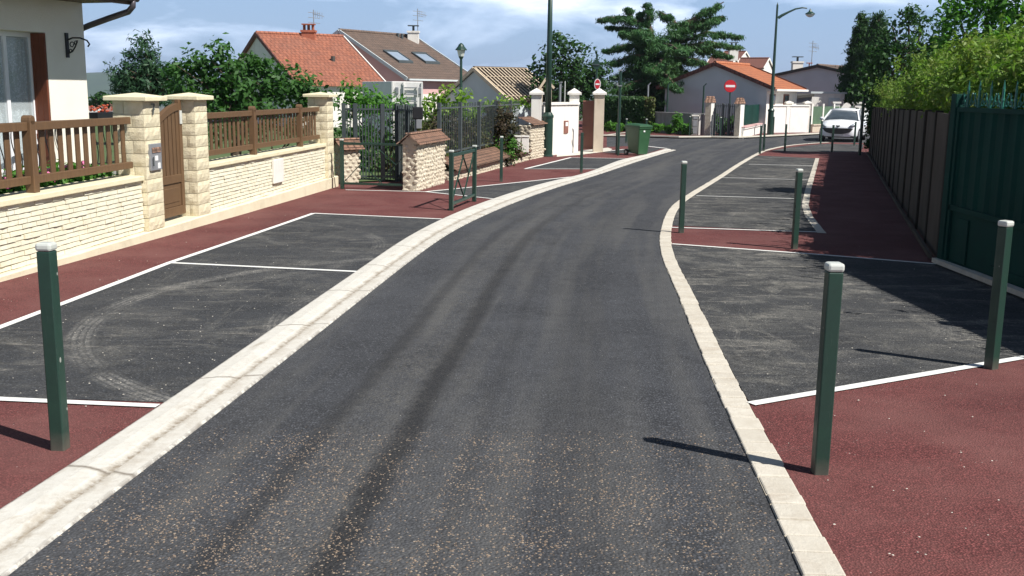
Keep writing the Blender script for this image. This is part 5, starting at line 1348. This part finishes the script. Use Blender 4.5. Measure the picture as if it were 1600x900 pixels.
def far_wall(a,b_,vt,Y1,label,mat,nm='garden_wall',cat='garden wall',th=.25,cop=True):
    A=Vector((*xy(a),0)); B=Vector((*xy(b_),0)); Fr=frame(A,B-A); L=(B-A).length; z=at(vt[0],vt[1],Y1).z
    t=thing(nm,label,cat,(A.x,A.y,g(A.y))); 
    m=MB(Fr); m.box(-.0-th,0,0,L,-2.4,z-.07); m.build('wall',mat,t)
    if cop: m=MB(Fr); m.box(-th-.05,.05,0,L,z-.07,z); m.build('coping',mat,t)
    return t,Fr,L,z
c1=gp(1161,217); c2=gp(1191,209)
t,Fr,L,z=far_wall(c1,c2,(1175,196),54,'low white wall with pinkish coping under the dark green fence panel','render_white')
m=MB(Fr); m.box(-.31,.07,0,L,z+.001,z+.06); m.build('pink_coping','render_pink',t)
bar_fence('louvred_fence','dark green louvred fence panel above the low white wall','fence',(c1.x-.1,c1.y+.1),(c2.x-.1,c2.y),z+.08,at(1176,164,54).z,.12,[.05,1.2,2.4],back=.12,r=.05,mat='green_gate')
w1=gp(1200,209.5); w2=gp(1262,208.5)
t,Fr,L,z=far_wall(w1,w2,(1230,164),57,'bright white wall with double gate beside the right street lamp','render_white')
m=MB(Fr); m.box(.004,.03,L*.42,L*.50,-2.1,z-.05); m.build('gate_post','render_white',t)
m=MB(Fr); m.box(.005,.012,L*.05,L*.40,-2.1,z-.2); m.build('gate_leaf','sheet_white',t); m=MB(Fr); m.box(.005,.012,L*.52,L*.92,-2.1,z-.2); m.build('gate_leaf','sheet_white',t)
plaster_pillar(1227,1235,1239,159,207,'white pillar with flat cap in the middle of the bright white wall',yb=57.9,apex=3)
plaster_pillar(1256,1264,1268,159,208,'pinkish white pillar with flat cap at the right end of the bright white wall','render_white',yb=58.6,apex=3)
e1_=gp(1269,208); e2_=gp(1350,205)
t,Fr,L,z=far_wall(e1_,e2_,(1290,193),61,'low stone and white wall under the green fence panels behind the car','render_beige')
def panels():
    t=thing('panel_fence','green mesh fence panels with white posts behind the white car','fence',(e1_.x,e1_.y,g(60))); zt=at(1290,166,61).z; n=5
    for i in range(n):
        m=MB(Fr); m.box(-.14,-.11,L*i/n+.07,L*(i+1)/n-.07,z+.01,zt); m.build('panel','green_fence_panel',t)
    for i in range(n+1):
        m=MB(Fr); m.box(-.17,-.07,L*i/n-.07,L*i/n+.07,z,zt+.15); m.build('post','render_white',t)
M['green_fence_panel']=plain('pale_green_fence_panel',(.085,.15,.09),(.07,.12,.075),.8,3,.3,60)
panels()
def arch_gate():
    y=61.5; a=at(1312,172,y); b_=at(1334,172,y); zt=at(1323,160.5,y).z; t=thing('arched_gate','white gate with arched top between two posts directly behind the white car','gate',((a.x+b_.x)/2,y,g(y)))
    n=14; P=[(a.x,y,-2.2)]+[(a.x+(b_.x-a.x)*i/n,y,a.z+(zt-a.z)*math.sin(math.pi*i/n)) for i in range(n+1)]+[(b_.x,y,-2.2)]
    m=MB(); m.extr(P,(0,.08,0)); m.build('leaf','render_white',t)
    for q in (a.x-.22,b_.x+.22): m=MB(); m.box(q-.18,q+.18,y-.1,y+.26,-2.2,zt-.05); m.box(q-.24,q+.24,y-.16,y+.32,zt-.05,zt+.05); m.build('gate_post','render_white',t)
arch_gate()
k1=gp(1008,207.5); k2=gp(1100,213)
t,Fr,L,z=far_wall(k1,k2,(1050,176),54,'weathered grey concrete wall with weeds at its foot across the junction','concrete')
zG=z
def chain_posts():
    for i,(u,v,lab) in enumerate(((1013,133,'slim fence post on the grey concrete wall, leftmost of three'),(1044,132,'slim fence post on the grey concrete wall, middle of three, half in the cedar'),(1100,134,'slim fence post on the grey concrete wall, rightmost of three by the pillar'))):
        y=56.2-3.2*(u-1008)/92+.35; a=at(u,v,y); t=thing('fence_post',lab,'post',(a.x,y,zG))
        m=MB(); m.cyl((a.x,y,-2.2),(a.x,y,a.z),.045,8); m.bar((a.x,y,a.z-.02),(a.x+.12,y-.05,a.z+.12),.05,.05); m.build('tube','green_metal' if i else 'box_grey',t)
chain_posts()
def cabinet():
    a=gp(1078,212); b_=gp(1095,213); y=(a.y+b_.y)/2-.1; z=at(1086,181,y).z
    t=thing('utility_cabinet','grey utility cabinet with white edge standing against the grey concrete wall','cabinet',((a.x+b_.x)/2,y,g(y)))
    m=MB(); m.box(a.x,b_.x,y,y+.35,g(y),z); m.build('housing','concrete',t,bevel=.02)
    m=MB(); m.box(b_.x-.10,b_.x+.02,y-.03,y+.36,g(y),z+.03); m.box(a.x-.02,b_.x+.02,y-.03,y+.36,z-.02,z+.05); m.build('frame','render_white',t)
    m=MB(); 
    for k in range(3): zz=g(y)+.12+k*.36; m.box(a.x+.06,b_.x-.16,y-.02,y-.003,zz,zz+.30)
    m.build('door_panel','box_grey',t)
cabinet()

# ------------------------------------------------------------ vegetation
def leaves(name,P,Nrm,size,aspect,mat,parent,seed,axis=None,axw=0.0):
    rg=np.random.default_rng(seed); n=len(P)
    Nn=Nrm/np.maximum(np.linalg.norm(Nrm,axis=1,keepdims=True),1e-6)
    r=rg.normal(size=(n,3)); 
    if axis is not None: r=r*(1-axw)+axis*axw*1.5
    a=r-Nn*np.sum(r*Nn,axis=1,keepdims=True); a/=np.maximum(np.linalg.norm(a,axis=1,keepdims=True),1e-6)
    b_=np.cross(Nn,a); s=size*rg.uniform(.6,1.3,(n,1)); 
    V=np.empty((n,4,3)); V[:,0]=P-a*s*.5; V[:,1]=P+b_*s*aspect*.5+a*s*.05; V[:,2]=P+a*s*.5-Nn*s*.12; V[:,3]=P-b_*s*aspect*.5+a*s*.05
    me=bpy.data.meshes.new(name); me.vertices.add(n*4); me.vertices.foreach_set('co',V.reshape(-1)); me.loops.add(n*4); me.loops.foreach_set('vertex_index',np.arange(n*4,dtype=np.int32))
    me.polygons.add(n); me.polygons.foreach_set('loop_start',np.arange(0,n*4,4,dtype=np.int32)); me.polygons.foreach_set('loop_total',np.full(n,4,dtype=np.int32)); me.update(); me.validate()
    me.materials.append(M[mat]); o=bpy.data.objects.new(name,me); C.objects.link(o)
    if parent is not None: o.parent=parent; o.matrix_parent_inverse=Matrix.Translation(-Vector(parent.location))
    return o
def clumps(blobs,dens,rc,seed,pw=.45,flat=.8):
    """blobs: (centre, (rx,ry,rz)); clump centres fill each blob, thicker towards its shell"""
    rg=np.random.default_rng(seed); out=[]
    for c,r in blobs:
        r=np.array(r,float); k=max(4,int(4.2*dens*(r[0]*r[1]*r[2])**(2/3)/(rc*rc)))
        d=rg.normal(size=(k,3)); d/=np.linalg.norm(d,axis=1,keepdims=True); f=rg.random((k,1))**pw
        out.append((np.array(c)+d*f*r, d, np.tile([rc,rc,rc*flat],(k,1))*rg.uniform(.6,1.35,(k,1))))
    return [np.concatenate(x) for x in zip(*out)]
def foliage(name,cl,per,size,aspect,mat,parent,seed,up=.5,axis=None,axw=0,outw=.8):
    rg=np.random.default_rng(seed+1); c,d,r=cl; n=len(c); 
    C_=np.repeat(c,per,0); D=np.repeat(d,per,0); Rr=np.repeat(r,per,0)
    q=rg.normal(size=C_.shape); q/=np.linalg.norm(q,axis=1,keepdims=True); q*=rg.random((len(q),1))**.5
    P=C_+q*Rr; Nn=rg.normal(size=P.shape)*.6+q*outw+D*.3+np.array([0,0,up])
    ax=None
    if axis=='out': ax=q
    elif axis is not None: ax=np.tile(np.array(axis,float),(len(P),1))
    return leaves(name,P,Nn,size,aspect,mat,parent,seed,ax,axw)
def trunk(t,base,tops,r0,mat='bark',seed=1):
    rnd=random.Random(seed); base=Vector(base); m=MB(); tops=[Vector(q) for q in tops]
    cen=sum(tops,Vector())/len(tops); fork=base.lerp(Vector((cen.x*.6+base.x*.4,cen.y*.6+base.y*.4,base.z+(min(q.z for q in tops)-base.z)*.45)),1.0)
    m.tube([base-Vector((0,0,.2)),base+Vector((0,0,.15)),base.lerp(fork,.5)+Vector((rnd.uniform(-.1,.1),0,0)),fork],[r0*1.35,r0*1.05,r0*.85,r0*.7],9)
    for q in tops:
        mid=fork.lerp(q,.5)+Vector((rnd.uniform(-.2,.2),rnd.uniform(-.2,.2),rnd.uniform(-.1,.2)))
        m.tube([fork-Vector((0,0,.1)),mid,q],[r0*.55,r0*.33,r0*.10],6)
        for k in range(3):
            s_=mid.lerp(q,rnd.uniform(0,.6)); e=s_+Vector((rnd.uniform(-1,1),rnd.uniform(-1,1),rnd.uniform(.1,.9)))*((q-mid).length*.6); m.tube([s_,e],[r0*.2,r0*.05],5)
    m.build('trunk',mat,t)
def pxblobs(lst,Y,dy=0):
    out=[]
    for i,b_ in enumerate(lst):
        u,v,r=b_[0],b_[1],b_[2]; rz=b_[3] if len(b_)>3 else r; s=Y/F_PX; yy=Y+(b_[4] if len(b_)>4 else 0)
        out.append((at(u,v,yy),(r*s,r*s*.9,rz*s)))
    return out
def tree(name,label,lst,Y,mat,leaf,rc,dens=1.3,per=26,r0=.15,ub=None,cat='tree',seed=1,aspect=.5,up=.5,group=None,axis=None,axw=0,pw=.45,flat=.8,gz=None):
    B=pxblobs(lst,Y); u=ub if ub else sum(b_[0] for b_ in lst)/len(lst); bx=at(u,200,Y).x; z=g(Y) if gz is None else gz
    t=thing(name,label,cat,(bx,Y,z),0,group)
    trunk(t,(bx,Y,z),[Vector(c)+Vector((0,0,-r[2]*.1)) for c,r in B[:7]],r0,seed=seed)
    foliage('crown',clumps(B,dens,rc,seed,pw,flat),per,leaf,aspect,mat,t,seed,up,axis,axw)
    return t
LIGHT=1.0
tree('pine_tree','dark bluish pine with ragged conical crown beyond the first cream pillar',[(226,66,13,14),(220,88,22,18),(212,110,30,20),(240,108,28,20),(205,133,28,18),(235,135,38,22),(262,120,18,20),(190,125,18,12),(270,145,22,20)],36,'leaf_pine',.22,.42,dens=2.3,per=46,r0=.2,seed=2,aspect=.24,up=.3,axis='out',axw=.7)
tree('broadleaf_tree','broad green leafy tree behind the second cream wall, left of the orange roof',[(300,98,26,20),(345,85,24,18),(325,125,42,34),(372,118,42,36),(410,104,24,26),(430,128,36,30),(395,155,50,30),(340,160,50,28),(462,140,34,26),(300,150,34,30),(490,136,18,14),(480,160,34,20),(275,110,12,16)],26,'leaf',.17,.34,dens=1.9,per=24,r0=.16,ub=370,seed=3,up=.6)
tree('shrub','loose green bush between the far cream pillar and the white trailer',[(545,142,20,12),(568,150,24,14),(592,158,22,10),(548,165,30,20),(585,170,35,14),(620,163,15,7)],28,'leaf_bright',.14,.30,dens=1.8,per=22,r0=.06,cat='shrub',seed=4)
tree('shrub','green shrubs seen through the dark vertical bar gate',[(550,210,28,40),(580,215,28,45),(610,220,28,45),(560,255,32,30),(600,255,32,34),(640,215,20,40),(640,260,20,30)],25.5,'leaf',.13,.30,dens=1.5,per=20,r0=.05,cat='shrub',seed=5)
tree('shrub','light yellow green shrub rising above the bar fence in front of the pink house',[(668,172,12,16),(685,155,14,14),(700,150,10,12),(712,168,16,16),(738,178,8,8),(690,175,18,18),(722,152,8,12)],28.5,'leaf_yellow',.15,.26,dens=1.9,per=20,r0=.05,cat='shrub',seed=6)
tree('shrub','pale green shrub above the bar fence in front of the bare rafters',[(783,160,14,10),(800,165,14,9),(757,165,12,9),(815,160,10,6)],33.5,'leaf_yellow',.15,.28,dens=1.8,per=20,r0=.05,cat='shrub',seed=66)
def mixed_hedge():
    t=thing('mixed_hedge','mixed green and reddish hedge growing right behind the dark bar fence','hedge',(-1,27,g(27)))
    B=[];B2=[]; rnd=random.Random(12)
    for i in range(26):
        k=i/25; p=pw[0].lerp(pw[2],k)+Vector((-.95,.2,0)); B.append(((p.x+rnd.uniform(-.15,.15),p.y,-1.5+rnd.uniform(-.2,.1)),(.45,.5,.75))); 
        if rnd.random()<.6: B2.append(((p.x+.15,p.y,-1.2+rnd.uniform(-.4,.3)),(.35,.4,.5)))
    foliage('leaves',clumps(B,1.5,.22,1),24,.11,.55,'leaf_mix',t,1)
    foliage('reddish_leaves',clumps(B2,1.0,.18,2),16,.10,.55,'leaf_red',t,2)
    m=MB()
    for i in range(14): p=pw[0].lerp(pw[2],i/13)+Vector((-.95,.2,0)); m.tube([(p.x,p.y,-2.1),(p.x+rnd.uniform(-.2,.2),p.y,-1.0)],[.03,.012],5)
    m.build('stems','bark',t)
mixed_hedge()
def creeper():
    t=thing('creeper','dark red leafed creeper spilling over the bar fence onto the tiled coping','creeper',at(785,260,28.6))
    B=[(at(u,v,y),(r,r*.7,rz)) for u,v,y,r,rz in ((782,180,29,.32,.4),(792,200,29,.36,.4),(775,205,28.8,.3,.45),(790,225,28.9,.34,.4),(800,235,29,.28,.3),(775,235,28.7,.25,.3),(772,252,28.3,.12,.2),(790,248,28.5,.25,.2))]
    foliage('leaves',clumps(B,1.7,.16,3),22,.085,.6,'leaf_red',t,3)
    foliage('green_leaves',clumps(B[3:],1.0,.14,4),14,.08,.6,'leaf_bright',t,4)
    m=MB(); m.tube([at(774,262,28.2),at(778,235,28.6),at(786,200,29),at(784,175,29)],[.03,.025,.02,.01],6); m.build('stem','bark',t)
creeper()
def hydrangea(y0,y1,label,seed):
    t=thing('flowering_shrub',label,'flowering shrub',FW@Vector((-.62,(y0+y1)/2,-1.9))); rnd=random.Random(seed); B=[]; k=0; y=y0
    while y<y1: B.append((tuple(FW@Vector((-.66+rnd.uniform(-.1,.1),y,-1.16))),(.22,.24,.22))); y+=.22
    foliage('leaves',clumps(B,2.0,.11,seed),16,.075,.65,'leaf_bright',t,seed)
    m=MB()
    for i in range(int((y1-y0)*7)):
        c=FW@Vector((-.56+rnd.uniform(-.10,.08),rnd.uniform(y0,y1),-1.0+rnd.uniform(-.08,.05)))
        for j in range(34):
            d=Vector((rnd.gauss(0,1),rnd.gauss(0,1),rnd.gauss(0,1)+.4)).normalized()*.058; m.rock(c+d,(.016,.016,.011),rnd)
    m.build('blossom','pink_flower',t)
    m=MB(); y=y0
    while y<y1: m.tube([FW@Vector((-.64,y,-1.95)),FW@Vector((-.62,y+.05,-1.2))],[.015,.008],5); y+=.2
    m.build('stems','bark',t)
hydrangea(.9,2.2,'pink flowering hydrangea behind the wooden fence nearest the letterbox pillar, left part',21)
hydrangea(2.35,3.1,'pink flowering hydrangea close beside the letterbox pillar behind the wooden fence',22)
tree('broadleaf_tree','dense dark green tree rising behind the white wall and its pillars',[(868,85,22,20),(845,110,20,22),(900,92,24,18),(930,108,22,20),(880,120,38,28),(915,135,34,26),(855,138,24,22),(885,72,12,12),(940,130,24,24),(840,128,12,16),(900,160,36,26),(870,60,6,9)],58,'leaf_dark',.26,.62,dens=1.9,per=30,r0=.28,seed=8)
def cedar():
    Y=63; s=Y/F_PX; base=at(1035,205,Y); base.z=g(Y); t=thing('cedar_tree','large cedar with flat drooping branches reaching over the pale gable house','tree',tuple(base))
    q=lambda u,v,dy=0: at(u,v,Y+dy)
    m=MB(); m.tube([base-Vector((0,0,.3)),q(1030,150),q(1025,100),q(1018,60),q(1012,25)],[.55,.42,.32,.2,.06],10); m.tube([q(1026,110),q(1050,70),q(1075,40),q(1110,12)],[.25,.2,.13,.05],8)
    limbs=[((1015,42),(975,26),(934,30),0),((1020,50),(985,45),(955,42),1),((1020,55),(990,60),(972,50),-2),
      ((1060,45),(1095,22),(1131,3),0),((1065,40),(1100,32),(1130,26),1.5),((1065,50),(1050,30),(1030,18),1),((1050,55),(1090,40),(1118,33),-2),
      ((1050,72),(1105,50),(1156,58),0),((1050,76),(1110,66),(1153,74),-2),((1050,82),(1100,76),(1140,88),2),((1045,92),(1085,92),(1118,108),-2),
      ((1040,105),(1080,115),(1108,128),1),((1040,120),(1075,135),(1100,148),-1),((1035,130),(1060,150),(1078,166),-3),
      ((1020,72),(980,70),(945,80),0),((1020,85),(985,88),(955,100),-2),((1020,100),(985,108),(958,122),1),((1022,118),(990,130),(965,142),-2),
      ((1030,140),(1010,160),(1000,180),-3),((1035,150),(1045,170),(1042,190),-4),((1020,62),(1005,60),(1000,48),-3),((1035,90),(1030,100),(1015,112),-5),((1035,70),(1050,72),(1065,82),-5),((1030,110),(1045,122),(1060,140),-5),
      ((1015,35),(1013,20),(1011,6),0),((1008,38),(1000,28),(999,20),.5),((985,28),(982,20),(981,12),0)]
    cs=[];ds=[];rs=[]; rg=np.random.default_rng(4)
    for a,b_,c,dy in limbs:
        A,B,E=q(*a),q(b_[0],b_[1],dy*.6),q(c[0],c[1],dy); m.tube([A,B,E],[.14,.09,.03],6)
        L=(B-A).length+(E-B).length; k=int(14+L*9)
        for i in range(k):
            f=rg.random()**.8; p=A.lerp(B,f*2) if f<.5 else B.lerp(E,f*2-1)
            wd=min(1,L/4)*(1.0-.75*f)+.12; o=np.array([rg.normal()*wd*.45,rg.normal()*wd*.8,-abs(rg.normal())*.22*(1.2-f)-.02])
            cs.append(np.array(p)+o); dd=np.array(E-A); dd/=np.linalg.norm(dd); ds.append(dd); sc=rg.uniform(.6,1.2)*(1.1-.45*f); rs.append([.40*sc,.40*sc,.22*sc])
    core=clumps([(q(1020,95),(1.6,1.5,1.7)),(q(1030,135),(1.9,1.6,1.6)),(q(1005,120),(1.6,1.5,1.5)),(q(1055,115),(1.2,1.2,1.2)),(q(1020,170),(1.5,1.3,1.2)),(q(990,150),(1.4,1.2,1.3)),(q(1010,70),(1.0,1.0,.8)),(q(1055,60),(.9,.9,.5))],1.8,.45,9,flat=.5)
    m.build('trunk','bark',t)
    cl=(np.concatenate([np.array(cs),core[0]]),np.concatenate([np.array(ds),core[1]]),np.concatenate([np.array(rs),core[2]]))
    foliage('crown',cl,46,.27,.17,'leaf_cedar',t,9,.5,(0,0,-1),.45)
cedar()
def box_hedge():
    t=thing('clipped_hedge','dark green clipped hedge with browning right end left of the grey concrete wall','hedge',at(985,200,56))
    rg=np.random.default_rng(3); a=at(945,153,57); b_=at(1010,153,56); e=at(1025,155,55); n=9000
    u=rg.random(n); P=np.empty((n,3)); P[:,0]=a.x+(e.x-a.x)*u; P[:,1]=57-1.6*u+rg.uniform(0,1.1,n); P[:,2]=rg.uniform(-2.1,a.z,n)
    k=rg.random(n); top=k<.3; P[top,2]=a.z+rg.normal(0,.03,top.sum()); fr=(k>=.3)&(k<.85); P[fr,1]=(57-1.6*u+rg.normal(0,.05,n))[fr]
    N_=np.tile([0,-1,.5],(n,1))+rg.normal(size=(n,3))*.6
    br=u>.80; leaves('leaves',P[~br],N_[~br],.17,.6,'leaf_dark',t,3); leaves('brownish_leaves',P[br],N_[br],.17,.6,'leaf_mix',t,4)
    m=MB(); 
    for i in range(8): x=a.x+(e.x-a.x)*(i+.5)/8; y=57-1.6*(i+.5)/8+.5; m.tube([(x,y,-2.2),(x+.1,y,-.9)],[.05,.02],5)
    m.build('stems','bark',t)
box_hedge()
def weeds(lst,label,seed,mat='leaf_bright',Y=53,leaf=.20):
    t=thing('weeds',label,'weeds',(at(lst[0][0],lst[0][1],Y).x,Y,g(Y))); B=[(at(u,v,Y+(dy if True else 0)),(r*Y/F_PX,.3,rz*Y/F_PX)) for u,v,r,rz,dy in lst]
    foliage('leaves',clumps(B,2.0,.2,seed),20,leaf,.4,mat,t,seed,.3,(0,0,1),.5)
    m=MB(); 
    for c,r in B: m.tube([(c.x,c.y,-2.15),(c.x,c.y,c.z)],[.02,.008],5)
    m.build('stems','bark',t)
weeds([(1015,201,8,5,1.5),(1030,199,9,7,1),(1045,202,9,5,.5),(1058,190,6,12,0),(1060,200,10,7,0),(1072,201,7,7,-.5)],'leafy weeds growing along the foot of the grey concrete wall',31)
weeds([(955,197,8,7,2.5),(968,199,8,6,2.2),(985,198,10,7,2),(1000,200,8,5,2)],'bright green weeds at the foot of the clipped hedge behind the bin',32)
weeds([(1120,195,5,14,.5),(1130,198,7,14,.8),(1140,192,6,16,.8)],'green bushes showing through the dark barred gate across the junction',33,'leaf',53,.2)
# right side trees
def conifer(u,vt,vb,w,Y,label,seed):
    z=g(Y); p=at(u,200,Y); s=Y/F_PX; t=thing('conifer',label,'tree',(p.x,Y,z),0,'dark conifers beyond the slab fence'); zt=at(u,vt,Y).z; H=zt-z
    m=MB(); m.tube([(p.x,Y,z-.2),(p.x,Y,z+H*.5),(p.x,Y,zt-.2)],[.22,.14,.03],8); m.build('trunk','bark',t)
    B=[]; rnd=random.Random(seed)
    zb=at(u,vb,Y).z
    for i in range(22):
        f=i/21; zz=zb+(zt-.2-zb)*f; r=w*s*(1.0-f)**.55*(.85+.3*rnd.random())+.10; B.append(((p.x+rnd.uniform(-.1,.1),Y,zz),(r,r,.42)))
    foliage('crown',clumps(B,1.5,.30,seed),28,.26,.30,'leaf_dark',t,seed,.2,(0,0,-1),.5)
conifer(1335,20,156,29,67,'tall dark conifer with pointed top, left one of two behind the white car',41)
conifer(1360,17,158,30,65,'tall dark conifer with pointed top, right one of two behind the white car',42)
tree('broadleaf_tree','dark leafy tree with airy top between the conifers and the bright tree',[(1395,40,18,16),(1420,28,20,14),(1440,45,22,18),(1405,70,28,24),(1440,80,34,26),(1380,90,24,26),(1415,110,34,26),(1460,66,20,22),(1450,110,34,26),(1385,130,30,24),(1425,20,10,7),(1345,130,24,26),(1365,100,24,26),(1485,70,22,26),(1490,110,28,26),(1470,45,16,16),(1462,92,26,22)],36.5,'leaf_dark',.18,.42,dens=1.7,per=26,r0=.2,seed=43)
tree('broadleaf_tree','bright green glossy leaved tree at the top right above the hedge',[(1500,25,30,26),(1545,10,40,34),(1590,30,44,40),(1480,60,26,22),(1520,70,38,28),(1565,75,40,30),(1610,80,40,34),(1640,20,50,50),(1500,95,30,20),(1560,-30,50,40),(1500,-5,16,14),(1620,-60,60,50)],20,'leaf_bright',.15,.30,dens=2.0,per=26,r0=.16,ub=1590,seed=44,aspect=.42)
tree('broadleaf_tree','leafy tree behind the green gate, just beyond the right edge of the photo',[(2050,60,230,150),(2120,-60,180,120),(1960,90,150,120,2.5),(2200,80,200,150)],9.3,'leaf_bright',.11,.30,dens=1.1,per=26,r0=.14,ub=2150,seed=71,aspect=.45)
def right_hedge():
    t=thing('tall_hedge','tall yellow green untrimmed hedge growing behind the slab fence and the green gate','hedge',(7,15,g(15))); B=[]; rnd=random.Random(5)
    for i in range(64):
        y=-5.0+i*.52; 
        if y<0: x0=FF@Vector((.0,0,0)); p=Vector((4.95,11.62+y,0))
        else: p=FF@Vector((0,y,0))
        top=.62 if y<8 else .62-.40*min(1,(y-8)/9)
        if y<-2.5: top=.25
        for k in range(2):
            B.append(((p.x+.62+k*.65+rnd.uniform(-.12,.12),p.y+rnd.uniform(-.1,.1),top-.52+rnd.uniform(-.10,.16)+k*.12),(.50,.5,.55)))
        B.append(((p.x+1.3,p.y,top-1.35),(.7,.5,.6)))
    cl=clumps(B,1.5,.20,6); foliage('leaves',cl,32,.085,.5,'leaf_hedge',t,6,.4,'out',.4)
    rg=np.random.default_rng(8); pts=[]
    for c,r in B:
        for j in range(9): pts.append((np.array(c)+np.array([rg.normal()*.35,rg.normal()*.3,r[2]*rg.uniform(.7,1.05)]),np.array([0,0,1.]),np.array([.05,.05,.17])))
    cl=tuple(np.array([p_[i] for p_ in pts]) for i in range(3)); foliage('shoots',cl,16,.07,.45,'leaf_hedge',t,7,.2,(0,0,1),.3)
    m=MB()
    for c,r in B[2::3]: m.tube([(c[0],c[1],g(c[1])-.1),(c[0]+rnd.uniform(-.2,.2),c[1],c[2]+.6)],[.05,.02],5)
    m.build('stems','bark',t)
right_hedge()
def ivy():
    t=thing('ivy','dark ivy at the far end of the slab fence beside the white car','ivy',(12.8,38.4,g(38))); B=[(at(1366,v,38.5),(.28,.4,.3)) for v in (168,182,196,210,224,236)]+[(at(1378,162,37.5),(.4,.4,.2))]
    foliage('leaves',clumps(B,1.8,.18,3),22,.10,.7,'leaf_dark',t,51)
    m=MB(); m.tube([at(1368,240,38.6),at(1366,165,38.6)],[.03,.01],5); m.build('stem','bark',t)
ivy()
# distant trees and valley
tree('broadleaf_tree','small dark distant tree in the gap between the white house and the pine',[(162,152,12,9),(176,156,10,7),(150,158,8,5)],75,'leaf_dark',.4,.6,dens=1.5,per=22,r0=.15,seed=61)
# masses of foliage along the far left, seen through fences
tree('shrub','dark green garden shrubs behind the wooden fence below the broad leafy tree',[(345,205,30,26),(385,200,30,28),(425,195,30,28),(465,190,30,26),(500,190,20,24)],23,'leaf_dark',.12,.28,dens=1.5,per=20,r0=.05,cat='shrub',seed=62)
def hills():
    v=[];f=[]; rg=np.random.default_rng(2); n=60
    xs=np.linspace(-1500,900,n); top=17+4*np.sin(xs/210.)+3*np.sin(xs/77.)+rg.normal(0,.8,n)
    ys=[1700,1850,2000,2150,2300,2600]; hs=[-45,-38,-14,.0,1.0,.85]
    for j,y in enumerate(ys):
        for i,x in enumerate(xs): v.append((x,y,(top[i]*hs[j] if hs[j]>0 else (hs[j] if hs[j]<0 else top[i]*.7))+ (rg.normal(0,1.2) if j>1 else 0)))
    for j in range(len(ys)-1):
        for i in range(n-1): f.append((j*n+i,j*n+i+1,(j+1)*n+i+1,(j+1)*n+i))
    m=MB(); m.add(v,f); tag(m.build('hills','hill',smooth=True),kind='structure')
hills()
TL=['pale distant house with orange roof low in the valley, left of the pine','small distant valley house farthest left beside the white house wall','distant white valley house with red roof just above the flower box']
for i,(u,v,Y) in enumerate(((146,163,1150),(155,160,1250),(168,163,1100),(160,154,1500),(150,153,1600),(174,157,1350))):
    a=at(u,v,Y); gz=g(Y)-30*(1-math.exp(-(Y-82)/220))-6*(1-math.exp(-max(0,-a.x-26)/60)); h=10; c=Vector((a.x,Y,0))
    gable_house('tiny distant house down in the valley between the white house and the pine',(c.x-6,Y,gz+h+5),(c.x+6,Y+1,gz+h+5),(c.x-5.6,Y-6,gz+h),(c.x+6.4,Y-5,gz+h),gz-1,'render_white','tile_orange',group='distant valley houses')
def haze():
    b=bpy.data.materials.new('haze_air'); b.use_nodes=True; N=b.node_tree.nodes; N.clear(); o=N.new('ShaderNodeOutputMaterial'); p=N.new('ShaderNodeVolumePrincipled')
    p.inputs['Color'].default_value=(.72,.82,1,1); p.inputs['Density'].default_value=.00018; p.inputs['Anisotropy'].default_value=.2
    b.node_tree.links.new(p.outputs[0],o.inputs['Volume'])
    m=MB(); m.box(-1700,1400,-60,2800,-60,45); o=m.build('haze',b,uv=False); tag(o,kind='stuff')
HAZE=True
if HAZE: haze()
